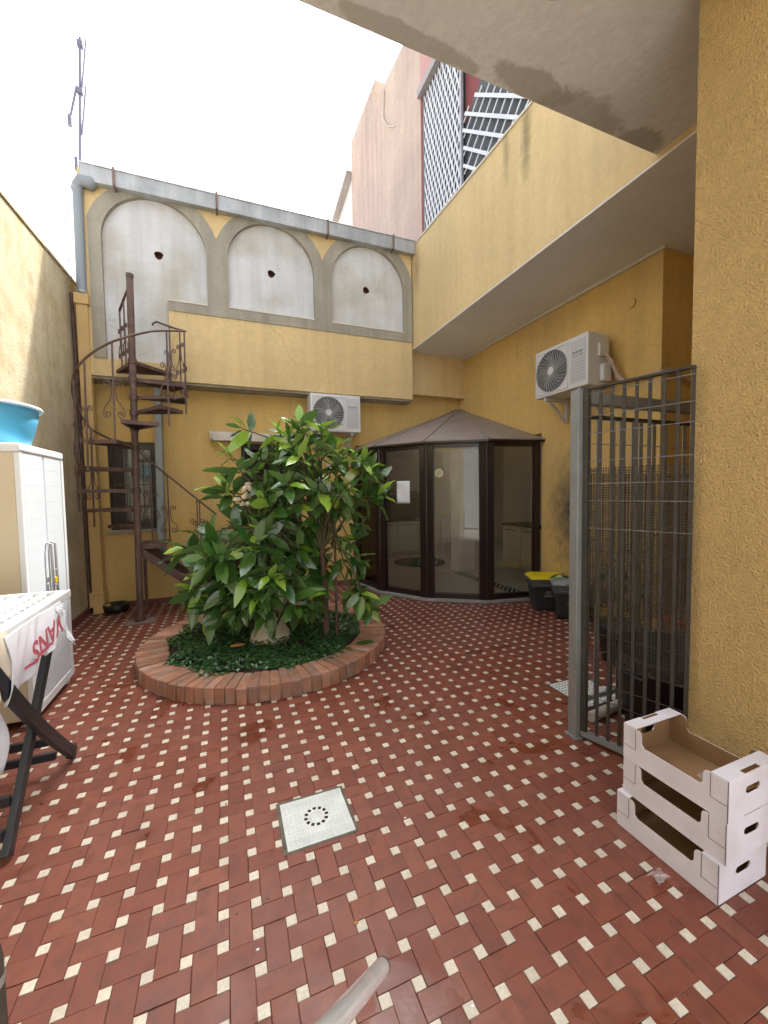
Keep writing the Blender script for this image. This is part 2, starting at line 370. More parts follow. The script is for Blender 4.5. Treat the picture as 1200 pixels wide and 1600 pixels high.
def proj(x, y, z=0):
    c = RC.T@np.array([x, y, z-1.5])
    if c[2] > -.05: return None
    return 600+f_px*c[0]/-c[2], 800-f_px*c[1]/-c[2], -c[2]
def blocked(x, y, r):
    if (Vector((x, y))-BAYC).length < BAYR+.05-r*.5 and x < 3.97: return True
    if (Vector((x, y))-PLC).length < PLR-.03: return True
    if MAN[0]+.06 < x < MAN[1]-.06 and MAN[2]+.06 < y < MAN[3]-.06: return True
    if GRT[0]+.06 < x < GRT[1]-.06 and GRT[2]+.06 < y < GRT[3]-.06: return True
    return False
def hidden(u, v, x, y):
    if u < -25 or u > 1225 or v > 1625: return True
    if x < -.85 and y < 2.85 and u < 60 and v < 1230: return True
    if 1.58 < x < 2.0 and .8 < y < 1.23: return True
    if x > 2.15 and y < 1.3: return True
    return False
T_, I_ = [], []
ni0 = int((FX0-HX)/P_)-2; ni1 = int((5.2-HX)/P_)+2; nj0 = int((FY0-HY)/P_)-2; nj1 = int((FY1-HY)/P_)+2
for i in range(ni0, ni1+1):
    for j in range(nj0, nj1+1):
        x, y = HX+i*P_, HY+j*P_
        if FX0 < x < 5.1 and FY0 < y < FY1 and not (x > 3.93 and y > 2.6) and not blocked(x, y, P_/3):
            I_.append((x, y, 0))
        x2, y2 = x+P_/2, y+P_/2
        if FX0+.01 < x2 < 5.1 and FY0 < y2 < FY1-.02 and not (x2 > 3.9 and y2 > 2.6) and not blocked(x2, y2, P_*.9):
            T_.append((x2, y2, (i+j) % 2))
def rank(L):
    out = []
    for t in L:
        q = proj(t[0], t[1])
        a = 0 if q is None or hidden(q[0], q[1], t[0], t[1]) else 1.5/q[2]**3
        out.append((-a, t))
    out.sort(); return [t for _, t in out]
def lay(L, b, me, name, stuffname, m, keep=300):
    L = rank(L)
    mb = MB()
    for k, (x, y, o) in enumerate(L):
        z = random.gauss(0, .0008); tx, ty = random.gauss(0, .0045), random.gauss(0, .0045); rz = o*math.pi/2+random.gauss(0, .006)
        jx, jy = random.gauss(0, .0006), random.gauss(0, .0006)
        if k < keep: inst(name, me, floor, (x+jx, y+jy, z), (tx, ty, rz))
        else:
            Mx = Matrix.Translation((x+jx, y+jy, z)) @ Matrix.Rotation(rz, 4, 'Z') @ Matrix.Rotation(tx, 4, 'X')
            mb.add([Mx @ Vector(p) for p in b.v], b.f)
    mb.build(stuffname, m, floor, stuff=True)
lay(T_, tb, tile_me, 'floor_tile', 'far_floor_tile', M['tile'])
lay(I_, ib, inset_me, 'inset_tile', 'far_inset_tile', M['inset'])
sk = MB().box((-1.668, 1.0, -.003), (-1.655, 6.26, .09)).build('skirting', mat('red_brown_skirting', (.16, .06, .045), .6, var=.2, vscale=8), floor)
sk = MB().box((-1.45, 6.255, -.003), (1.93, 6.268, .075)).build('skirting', bpy.data.materials['red_brown_skirting'], floor)

# ------------------------------------------------------------------ left boundary wall
add_stain(M['leftwall'], [((-1.67, 5.6, 1.1), (.3, .45, .25), (.36, .30, .22), .55, .5), ((-1.67, 6.0, .5), (.3, .5, .6), (.42, .31, .16), .6, .7)])
b = MB()
b.hexa([(-1.92, -2.2, 0), (-1.67, -2.2, 0), (-1.67, 6.8, 0), (-1.92, 6.8, 0), (-1.92, -2.2, 3.60), (-1.67, -2.2, 3.60), (-1.67, 6.8, 4.19), (-1.92, 6.8, 4.19)])
t = thing('boundary_wall', 'pale weathered yellow boundary wall along the left side of the courtyard', 'wall', (-1.8, 3, 0)); b.build('wall', M['leftwall'], t)
b = MB(); b.hexa([(-1.95, -2.2, 3.602), (-1.655, -2.2, 3.602), (-1.655, 6.8, 4.192), (-1.95, 6.8, 4.192), (-1.95, -2.2, 3.63), (-1.655, -2.2, 3.63), (-1.655, 6.8, 4.22), (-1.95, 6.8, 4.22)]); b.build('coping', M['leftwall'], t)

# ------------------------------------------------------------------ rear house
rh = thing('rear_house', 'yellow rear house with three blind arches along its upper storey', 'house', (.7, 6.27, 0))
YF, YL = 5.955, 6.27
b = MB()   # lower wall around window, door and the opening into the bay
WX0, WX1, WZ0, WZ1 = -1.425, -.875, 1.04, 2.215
DX0, DX1, DZ1 = .235, 1.10, 2.24
BX = 1.99
for x0, x1, z0, z1 in ((-1.9, WX0, 0, 3.2), (WX0, WX1, 0, WZ0), (WX0, WX1, WZ1, 3.2), (WX1, DX0, 0, 3.2), (DX0, DX1, DZ1, 3.2), (DX1, BX, 0, 3.2), (BX, 4.13, 2.25, 4.2)):
    b.box((x0, YL, z0), (x1, YL+.2, z1))
b.box((BX, YL+.003, 3.2), (2.87, YL+.19, 3.5))
b.build('lower_wall', M['stucco'], rh)
b = MB().box((-1.52, 6.02, 2.985), (2.88, 6.9, 3.10)); b.build('floor_slab', M['trimwhite'], rh)
MB().box((-1.52, 5.985, 2.955), (2.88, YL+.1, 2.984)).build('drip_ledge', M['concrete'], rh)
# upper wall, surrounds and recessed panels
CX = (-.720, .715, 2.150); RI, RO, ZS = .588, .752, 4.655
def inner(x):
    for c in CX:
        if abs(x-c) <= RI: return ZS+math.sqrt(max(0, RI*RI-(x-c)**2)), c
    return None
def outer(x):
    h = 0
    for c in CX:
        if abs(x-c) <= RO: h = max(h, ZS+math.sqrt(max(0, RO*RO-(x-c)**2)))
    return h
xs = set(np.arange(-1.52, 2.8801, .03).round(4))
for c in CX: xs |= {round(c+s*RI+e, 4) for s in (-1, 1) for e in (-.0005, .0005)}
for c in CX:
    for a in np.linspace(.05, math.pi-.05, 22): xs.add(round(c+RI*math.cos(a), 4)); xs.add(round(min(2.88, max(-1.43, c+RO*math.cos(a))), 4))
NOTCH = -.605
xs |= {-1.52, -1.4405, -1.4395, NOTCH-.0005, NOTCH+.0005, -1.43, 2.88}; xs = sorted(x for x in xs if -1.52 <= x <= 2.88)
sur, yel = MB(), MB()
def col(mb, x0, x1, l0, l1, h0, h1, yf, yb):
    if max(h0-l0, h1-l1) < .002: return
    mb.hexa([(x0, yf, l0), (x1, yf, l1), (x1, yb, l1), (x0, yb, l0), (x0, yf, h0), (x1, yf, h1), (x1, yb, h1), (x0, yb, h0)])
ZT, YS = 5.42, 5.942
for x0, x1 in zip(xs[:-1], xs[1:]):
    if x1-x0 < 1e-5: continue
    xm = (x0+x1)/2
    if xm < -1.44:
        col(yel, x0, x1, 2.985, 2.985, ZT, ZT, YF, 6.1); continue
    o0, o1 = max(outer(x0), ZS), max(outer(x1), ZS); inn = inner(xm)
    col(yel, x0, x1, o0, o1, ZT, ZT, YF, 6.1)
    base = 3.20 if xm < NOTCH else 3.885
    yb0 = 3.885
    if xm > NOTCH: col(yel, x0, x1, 2.985, 2.985, 3.885, 3.885, YF, 6.02)
    else: col(yel, x0, x1, 2.985, 2.985, 3.20, 3.20, YF, 6.02)
    if inn:
        i0 = inner(x0) or (ZS, 0); i1 = inner(x1) or (ZS, 0)
        col(sur, x0, x1, i0[0], i1[0], o0, o1, YS, 6.1)
        if xm > NOTCH: col(sur, x0, x1, base, base, 4.03 if inn[1] > 0 else 4.015, 4.03 if inn[1] > 0 else 4.015, YS, 6.02)
    else: col(sur, x0, x1, base, base, o0, o1, YS, 6.1)
yel.build('upper_wall', M['stucco_up'], rh); sur.build('arch_surround', M['concrete'], rh)
MB().box((-1.52, 6.1, 3.11), (4.1, 9.85, 5.30)).build('rear_mass', M['stucco_up'], rh)
HOLE = ((-.696, 4.581), (.708, 4.600), (2.124, 4.605)); HR = .05
for k, c in enumerate(CX):
    zb = 4.03; arc = [(c+RI*math.cos(a), ZS+RI*math.sin(a)) for a in np.linspace(0, math.pi, 33)]
    if k == 0: out = arc+[(c-RI, 3.20), (NOTCH, 3.20), (NOTCH, 4.015), (c+RI, 4.015)]
    else: out = arc+[(c-RI, zb), (c+RI, zb)]
    hx, hz = HOLE[k]
    # refine straight edges so that the fan stays clean
    pts = []
    for (a0, b0), (a1, b1) in zip(out, out[1:]+out[:1]):
        n = max(1, int(math.hypot(a1-a0, b1-b0)/.12)); pts += [(a0+(a1-a0)*q/n, b0+(b1-b0)*q/n) for q in range(n)]
    ang = [math.atan2(z-hz, x-hx) for x, z in pts]; n = len(pts); yp = 6.0
    ring = [(hx+HR*(1+.1*math.sin(5*a+k))*math.cos(a), hz+HR*(1+.12*math.sin(3*a+k))*math.sin(a)) for a in ang]
    V = [(x, yp, z) for x, z in pts]+[(x, yp, z) for x, z in ring]+[(x, yp+.09, z) for x, z in ring]
    F = [(q, (q+1) % n, n+(q+1) % n, n+q) for q in range(n)]
    p = MB().add(V[:2*n], F).build('arch_panel', M['panel'], rh)
    h = MB().add(V[n:], [(q, (q+1) % n, n+(q+1) % n, n+q) for q in range(n)]+[tuple(range(n, 2*n))]).build('vent_hole', M['brick_hole'], p)
    if k: MB().box((c-RI+.002, 5.935, 4.018), (c+RI-.002, 6.0, 4.034)).build('sill', M['trimwhite'], p)
    else: MB().box((NOTCH, 5.935, 4.004), (c+RI-.002, 6.0, 4.020)).build('sill', M['trimwhite'], p)
# gutter
gt = MB(); prof = [(5.975, 5.235), (5.85, 5.225), (5.835, 5.40), (5.82, 5.40), (5.83, 5.415), (5.975, 5.415)]
gt.prism(prof, -1.46, 2.895, fr=lambda a, c, z: (z, a, c)); gu = gt.build('gutter', M['gutter'], rh)
for x in (-1.12, .02, 1.50, 2.52):
    MB().box((x-.014, 5.812, 5.215), (x+.014, 5.818, 5.422)).box((x-.014, 5.818, 5.212), (x+.014, 5.97, 5.2175)).build('strap', M['rust'], gu)
MB().box((-1.46, 5.975, 5.421), (4.1, 9.5, 5.45)).build('roof', M['gutter'], rh)
# rear window
wf = MB()
for a, c in (((WX0, 6.30, WZ0), (WX0+.05, 6.36, WZ1)), ((WX1-.05, 6.30, WZ0), (WX1, 6.36, WZ1)), ((WX0+.05, 6.30, WZ1-.09), (WX1-.05, 6.36, WZ1)), ((WX0+.05, 6.30, WZ0), (WX1-.05, 6.36, WZ0+.09))): wf.box(a, c)
wf = wf.build('window', M['brownframe'], rh)
MB().box((WX0+.05, 6.335, WZ0+.09), (WX1-.05, 6.341, WZ1-.09)).build('pane', M['glass'], wf)
MB().box((WX0+.05, 6.325, WZ0+.09), (WX0+.17, 6.334, WZ1-.09)).build('shutter_leaf', M['brownframe'], wf)
MB().grid(lambda u, v: (WX0+.15+u*.36, 6.40+.012*math.sin(u*40), WZ0+.05+v*(WZ1-WZ0-.1)), 40, 4).build('curtain', M['curtain'], wf)
MB().box((WX0, 6.45, WZ0), (WX1, 6.47, WZ1)).build('dark_room_sheet', M['black'], wf)  # black sheet stands in for the shade of the room behind
b = MB()
for k in range(4): x = WX0+.2+k*.1; b.box((x-.005, 6.275, WZ0+.02), (x+.005, 6.285, WZ1-.1))
for z in (1.35, 1.65): b.box((WX0+.06, 6.274, z-.005), (WX1-.06, 6.286, z+.005))
b.build('grille', M['stair'], wf)
MB().box((WX0-.04, 6.245, WZ0-.035), (WX1+.04, 6.30, WZ0-.002)).build('sill', M['threshold'], wf)
# dark louvred door behind the plants
dr = MB()
for a, c in (((DX0, 6.33, 0), (DX0+.06, 6.40, DZ1)), ((DX1-.06, 6.33, 0), (DX1, 6.40, DZ1)), ((DX0+.06, 6.33, DZ1-.08), (DX1-.06, 6.40, DZ1)), (((DX0+DX1)/2-.03, 6.33, 0), ((DX0+DX1)/2+.03, 6.40, DZ1-.08)), ((DX0+.06, 6.33, 0), ((DX0+DX1)/2-.03, 6.40, .15)), (((DX0+DX1)/2+.03, 6.33, 0), (DX1-.06, 6.40, .15))): dr.box(a, c)
dr = dr.build('door', M['darkdoor'], rh)
lv = MB().box((DX0+.06, 0, -.018), ((DX0+DX1)/2-.03, .012, .018)); lme = lv.mesh('louvre_slat', M['darkdoor'], (0, 0, 0))
for q in range(44):
    for dx in (0, (DX1-DX0)/2-.015): inst('louvre_slat', lme, dr, (dx, 6.36, .18+q*.0455), (R_(-40), 0, 0))
MB().box((DX0, 6.45, 0), (DX1, 6.47, DZ1)).build('dark_room_sheet', M['black'], dr)  # shade between the louvres, put in as a black sheet

# ------------------------------------------------------------------ roller awning case over the door
t = thing('awning_case', 'dirty cream roller awning case fixed above the dark door', 'awning', (.4, 6.2, 2.26))
pr = [(6.268, 2.255), (6.16, 2.255), (6.135, 2.275), (6.135, 2.35), (6.16, 2.385), (6.268, 2.385)]
MB().prism(pr, -.155, 1.16, fr=lambda a, c, z: (z, a, c)).build('case', M['awning'], t, bevel=.006)
for x in (-.17, 1.162): MB().prism([(a-(.006 if a < 6.2 else 0), c+(.008 if c > 2.3 else -.008)) for a, c in pr], x, x+.013, fr=lambda a, c, z: (z, a, c)).build('end_cap', M['trimwhite'], t)
MB().box((-.13, 6.11, 2.252), (1.14, 6.15, 2.272)).build('front_bar', M['trimwhite'], t, bevel=.004)

# ------------------------------------------------------------------ side house (right), balcony and pink upper part
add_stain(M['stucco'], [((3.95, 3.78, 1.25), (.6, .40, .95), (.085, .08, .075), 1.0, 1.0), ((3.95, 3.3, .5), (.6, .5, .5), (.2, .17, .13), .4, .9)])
sh = thing('side_house', 'yellow right hand house with overhanging balcony wall above the glass bay', 'house', (3.95, 4, 0))
b = MB(); b.box((3.95, 2.67, 0), (4.13, 4.24, 3.782)); b.box((3.95, 4.24, 2.25), (4.13, 6.27, 3.782)); b.box((4.13, 2.67, 0), (6.0, 2.85, 3.782))
b.box((5.2, .4, 0), (5.4, 2.669, 3.782)); b.box((2.75, .2, 0), (5.4, .398, 3.782)); b.build('wall', M['stucco'], sh)  # near wall across the passage is unseen, added to keep it dark
MB().box((2.902, .6, 3.785), (6.2, 6.45, 3.98)).build('balcony_soffit', M['soffit'], sh)
MB().box((3.918, 2.64, 3.752), (3.949, 6.26, 3.783)).build('soffit_trim', M['trimwhite'], sh)
b = MB(); b.hexa([(2.9, 1.6, 3.80), (3.05, 1.6, 3.80), (3.05, 6.6, 3.80), (2.9, 6.6, 3.80), (2.9, 1.6, 5.17), (3.05, 1.6, 5.17), (3.05, 6.6, 5.40), (2.9, 6.6, 5.40)])
add_stain(M['stucco_up'], [((2.9, 3.35, 5.0), (.5, .10, .5), (.10, .095, .06), .6, .8), ((2.9, 3.65, 5.1), (.5, .07, .45), (.16, .14, .08), .5, .8), ((2.9, 5.8, 5.0), (.4, .12, .5), (.30, .2, .12), .5, .8)])
b.build('balcony_wall', M['stucco_up'], sh)
MB().hexa([(2.885, 1.6, 5.172), (3.07, 1.6, 5.172), (3.07, 5.62, 5.352), (2.885, 5.62, 5.352), (2.885, 1.6, 5.197), (3.07, 1.6, 5.197), (3.07, 5.62, 5.377), (2.885, 5.62, 5.377)]).build('balcony_coping', M['trimwhite'], sh)
MB().tube([(3.949, 2.99, 3.395), (3.932, 2.99, 3.395)], .05, 24).build('wall_cap', M['stucco'], sh)
# upper room behind the grilles, its shade painted as black surfaces
MB().box((4.6, 1, 4.0), (4.7, 5.62, 8)).box((3.06, 1, 4.0), (4.6, 5.6, 4.05)).build('dark_interior', M['black'], sh)
MB().box((3.02, 3.0, 5.33), (3.05, 4.60, 7.6)).build('red_panel', M['darkred'], sh)
MB().box((2.93, 5.585, 5.38), (3.05, 5.66, 7.37)).build('window_jamb', M['darkred'], sh)
MB().box((2.86, 2.0, 7.37), (3.05, 5.66, 7.48)).build('window_head', M['roofbrown'], sh)
MB().box((2.92, 2.0, 7.482), (3.05, 5.66, 8.6)).build('lintel_wall', mat('pale_pink_paint', (.55, .30, .28), .85, var=.06), sh)
# scissor grille 1: narrow white lattice
lat = thing('lattice_grille', 'tall narrow white folding lattice grille with tight diamonds', 'grille', (2.95, 5.1, 5.35))
def clip(p, q, poly):
    # clip segment to convex polygon (y,z)
    t0, t1 = 0., 1.; dx, dy = q[0]-p[0], q[1]-p[1]; n = len(poly)
    for k in range(n):
        ax, ay = poly[k]; bx, by = poly[(k+1) % n]; nx, ny = -(by-ay), bx-ax
        den = nx*dx+ny*dy; num = nx*(p[0]-ax)+ny*(p[1]-ay)
        if abs(den) < 1e-9:
            if num < 0: return None
            continue
        tt = -num/den
        if den > 0: t0 = max(t0, tt)
        else: t1 = min(t1, tt)
    if t1-t0 < .01: return None
    return (p[0]+dx*t0, p[1]+dy*t0), (p[0]+dx*t1, p[1]+dy*t1)
poly = [(4.60, 5.335), (5.58, 5.385), (5.58, 7.36), (4.60, 7.36)]
for sgn, xo in ((1, 2.938), (-1, 2.950)):
    for k in range(-11, 25):
        y = 4.6+k*.085; c = clip((y, 5.3), (y+sgn*.86, 7.5), poly)
        if c: MB().bar((xo, c[0][0], c[0][1]), (xo, c[1][0], c[1][1]), .026, .008, up=(1, 0, 0)).build('slat', M['white'], lat)
MB().box((3.12, 4.45, 5.2), (3.16, 5.65, 7.5)).build('dark_backing', M['black'], lat)  # black sheet paints the shade seen between the slats
for y in (4.585, 5.595): MB().box((2.93, y-.018, 5.345 if y < 5 else 5.39), (2.965, y+.018, 7.365)).build('stile', M['galv'], lat)
lat2 = thing('lattice_grille', 'wide meshed white diamond grille right of the tight lattice', 'grille', (2.95, 4.0, 5.3))
rows = [((4.288, 6.247), (3.38, 5.436)), ((4.502, 6.212), (3.466, 5.299)), ((4.55, 6.05), (3.693, 5.294)), ((4.536, 5.829), (3.945, 5.297)), ((4.54, 5.615), (4.186, 5.30))]
for p, q in rows: MB().bar((2.945, *p), (2.945, *q), .036, .010, up=(1, 0, 0)).build('slat', M['white'], lat2)
cols = [((4.16, 6.244), (4.55, 5.959)), ((4.016, 6.144), (4.552, 5.745)), ((3.901, 6.018), (4.539, 5.51)), ((3.797, 5.898), (4.49, 5.299)), ((3.683, 5.775), (4.172, 5.302)), ((3.571, 5.65), (3.933, 5.309)), ((3.461, 5.526), (3.704, 5.3)), ((3.361, 5.407), (3.506, 5.3)), ((4.429, 6.246), (4.548, 6.142))]
for p, q in cols: MB().bar((2.957, *p), (2.957, *q), .018, .008, up=(1, 0, 0)).build('cross_slat', M['white'], lat2)
MB().prism([(3.0, 5.25), (4.55, 5.33), (4.56, 6.10), (4.40, 6.26), (4.05, 6.45), (3.0, 6.45)], 2.985, 3.0, fr=lambda a, c, z: (z, a, c)).build('dark_panel', mat('dark_shutter', (.03, .035, .035), .5), lat2)
# pink building behind
pk = thing('pink_building', 'tall weathered pink rendered building rising behind the rear house', 'building', (2.95, 7.5, 5))
yz = [(5.66, 5.402), (9.1, 5.402), (9.1, 9.46), (7.56, 9.40), (7.54, 8.93), (6.9, 8.85), (6.25, 8.75), (5.66, 8.7)]
MB().prism(yz, 2.92, 6.5, fr=lambda a, c, z: (z, a, c)).build('wall', M['pink'], pk)
c = MB().tube([(2.905, 7.05, 8.75), (2.90, 7.1, 8.3), (2.905, 6.9, 8.0), (2.908, 6.6, 7.75)], .012, 6).build('cable', M['trimwhite'], pk)
fh = thing('far_roof', 'grey eave of a far roof beside the pink building', 'roof', (2.9, 10, 7))
MB().prism([(9.15, 5.4), (10.6, 5.4), (10.6, 8.3), (10.5, 8.5), (9.15, 8.75)], 2.96, 5, fr=lambda a, c, z: (z, a, c)).build('wall', M['soffit'], fh)
MB().hexa([(2.8, 9.12, 8.76), (5, 9.12, 8.76), (5, 10.7, 8.46), (2.8, 10.7, 8.46), (2.8, 9.12, 8.83), (5, 9.12, 8.83), (5, 10.7, 8.53), (2.8, 10.7, 8.53)]).build('eave', M['roofbrown'], fh)

# ------------------------------------------------------------------ porch over the camera
po = thing('porch', 'covered porch with grey soffit slab and coarse yellow stucco pillar in the right foreground', 'porch', (2.2, 1, 0))
sm = mat('stained_porch_soffit', (.72, .71, .68), .95, var=.08, vscale=1.2, bump=.35, bscale=25, fine=.05)
sm['n'] = 1
add_stain(sm, [((2.15, 2.0, 3.84), (.42, .17, .3), (.34, .30, .22), .62, .3), ((2.68, 2.0, 3.84), (.24, .13, .3), (.33, .29, .21), .62, .25), ((1.75, 1.95, 3.84), (.30, .10, .3), (.34, .30, .23), .6, .2), ((.75, 1.72, 3.84), (.08, .10, .3), (.2, .17, .13), .6, .08), ((1.5, 1.55, 3.84), (.10, .05, .3), (.2, .17, .13), .6, .08), ((.95, 1.98, 3.84), (.5, .06, .3), (.33, .29, .22), .5, .2)])
MB().box((-1.92, -.35, 3.84), (2.898, 2.025, 4.25)).build('slab', sm, po)  # unseen rear edge stops short so sky light enters behind
MB().box((2.14, .2, 0), (2.75, 1.30, 3.836)).build('pillar', M['stucco_rough'], po)
MB().box((-1.66, .9, 3.74), (2.138, 1.24, 3.836)).build('beam', M['stucco'], po)

t = thing('added_house_wall', 'pale grey house wall added unseen behind the porch to shape reflections', 'house', (1, -4.5, 0)); MB().box((-8, -4.8, 0), (9, -4.5, 5.2)).build('wall', mat('pale_grey_render', (.55, .56, .58), .9), t)  # unseen wall, added to tone down the reflections in the glass
# ------------------------------------------------------------------ interior seen through the glass
struct(MB().box((1.9, 6.30, -.05), (7.5, 10.2, .012)).box((3.97, 2.86, -.05), (7.5, 6.299, .012)).build('interior_floor', M['intfloor']))
n = 16; sec = [(3.95, 6.27)]+[(3.95-1.9*math.sin(a), 6.27-1.9*math.cos(a)) for a in np.linspace(0, math.pi/2, n)]
MB().prism(sec[::-1], -.01, .010).build('bay_floor', M['intfloor'], bpy.data.objects['interior_floor'])
struct(MB().box((.9, 9.9, 0), (7.5, 10.1, 2.7)).box((6.9, 2.86, 0), (7.1, 9.9, 2.7)).box((1.2, 6.48, 0), (1.35, 7.2, 2.7)).box((1.2, 7.2, 0), (1.35, 8.2, 1.0)).box((1.2, 8.2, 0), (1.35, 9.9, 2.7)).build('interior_wall', M['intwall']))  # gap in the unseen left wall is added to let daylight in
struct(MB().box((1.2, 6.48, 2.66), (7.1, 9.95, 2.8)).box((4.14, 2.86, 2.66), (7.1, 6.479, 2.8)).build('interior_ceiling', M['intwall']))
tag(MB().box((3.955, 6.275, .012), (4.27, 6.59, 2.64)).build('interior_column', mat('pale_grey_column', (.62, .6, .55), .8)), 'pale square column standing inside the glass bay', 'column')
def kitchen(name, label, x0, x1, y0, y1, n, axis, h=.86):
    t = thing(name, label, 'cabinet', ((x0+x1)/2, (y0+y1)/2, .012))
    MB().box((x0+.02, y0+.02, .10), (x1, y1, h-.04)).box((x0+.06, y0+.06, .013), (x1, y1, .10)).build('carcass', M['cab'], t)
    MB().box((x0-.02, y0-.02, h-.04), (x1, y1, h)).build('worktop', M['dkwood'], t, bevel=.004)
    for k in range(n):
        if axis == 'x':
            a = x0+(x1-x0)*k/n; c = x0+(x1-x0)*(k+1)/n
            d = MB().box((a+.005, y0, .12), (c-.005, y0+.018, h-.06)).build('door', M['cab'], t, bevel=.003)
            MB().box((a+.1, y0-.02, h-.12), (c-.1, y0-.008, h-.108)).build('handle', M['darksteel'], d)
        else:
            a = y0+(y1-y0)*k/n; c = y0+(y1-y0)*(k+1)/n
            d = MB().box((x0, a+.005, .12), (x0+.018, c-.005, h-.06)).build('door', M['cab'], t, bevel=.003)
            MB().box((x0-.02, a+.1, h-.12), (x0-.008, c-.1, h-.108)).build('handle', M['darksteel'], d)
    return t
kitchen('kitchen_cabinet', 'row of pale kitchen cupboards at the back of the room behind the glass', 2.6, 4.6, 8.3, 8.9, 4, 'x')
kitchen('kitchen_cabinet', 'pale cupboards behind the right glass panes with dark worktop', 5.0, 5.6, 4.4, 6.4, 4, 'y')
tag(MB().box((2.4, 8.91, .012), (4.7, 9.0, 1.5)).build('splashback_panel', mat('brown_splashback', (.16, .12, .085), .5)), 'brown splashback panel above the back cupboards', 'panel')
t = thing('white_canister', 'white box canister standing on the right kitchen worktop', 'box', (5.2, 5.5, .86)); MB().box((5.12, 5.42, .862), (5.26, 5.56, 1.10)).build('body', M['cardwhite'], t, bevel=.01); MB().box((5.11, 5.41, 1.10), (5.27, 5.57, 1.125)).build('lid', M['cardwhite'], t, bevel=.006)
tag(MB().lathe([(.0, .011), (.55, .011), (.55, .022), (.0, .022)], (3.75, 7.5, 0), 36).build('rug', M['rug']), 'round green rug on the floor behind the glass', 'rug')
t = thing('drying_rack', 'thin white drying rack inside the room beside the column', 'rack', (3.9, 7.0, .01))
for dx in (-.02, .38):
    MB().tube([(3.55+dx, 6.75, .02), (3.70+dx, 7.15, .95)], .009, 6).build('leg', M['white'], t); MB().tube([(3.70+dx, 6.75, .95), (3.55+dx, 7.15, .02)], .009, 6).build('leg', M['white'], t)
for k in range(6): MB().tube([(3.5, 6.7+k*.1, .95), (4.1, 6.7+k*.1, .95)], .006, 5).build('rail', M['white'], t)
st = MB().box((3.80, 4.38, .008), (3.99, 6.25, .0145)).build('threshold_strip', M['black']); struct(st)
mb = MB()
for k in range(40):
    for q in range(4):
        if (k+q) % 2 == 0: mb.box((3.805+q*.046, 4.40+k*.046, .0145), (3.805+q*.046+.036, 4.40+k*.046+.036, .017))
mb.build('mosaic_tile', M['tilestrip'], st, stuff=True)

# ------------------------------------------------------------------ glass bay
bay = thing('glass_bay', 'brown framed glass bay with fan shaped sheet roof in the courtyard corner', 'conservatory', (3.95, 6.27, 0))
def bp(r, a, z): return (3.95-r*math.sin(a), 6.27-r*math.cos(a), z)
A = [R_(q) for q in (0, 22, 45, 67.5, 90)]; RB = 1.97
th = MB()
arc = np.linspace(0, math.pi/2, 25)
for a0, a1 in zip(A[:-1], A[1:]): th.hexa([bp(RB-.10, a0, .0), bp(RB+.075, a0, .0), bp(RB+.075, a1, .0), bp(RB-.10, a1, .0), bp(RB-.10, a0, .035), bp(RB+.075, a0, .035), bp(RB+.075, a1, .035), bp(RB-.10, a1, .035)])
th.build('threshold', M['threshold'], bay)
ZB, ZTOP = .036, 2.13
for k, a in enumerate(A):
    p = Vector(bp(RB, a, 0)); rad = Vector((-math.sin(a), -math.cos(a), 0)); tan = Vector((-math.cos(a), math.sin(a), 0))
    m = MB(); w = .055 if k in (0, 4) else .05; s0 = -1 if k == 4 else 0; 
    offs = {0: [.045], 4: [-.045]}.get(k, [-.052, .052])
    for o in offs:
        c = p+tan*o; m.bar((c.x, c.y, ZB), (c.x, c.y, ZTOP), .085, .07, up=rad)
    if len(offs) == 2: m.tube([(p.x+rad.x*.03, p.y+rad.y*.03, ZB), (p.x+rad.x*.03, p.y+rad.y*.03, ZTOP)], .022, 8)
    m.build('mullion', M['brownframe'], bay, bevel=.004)
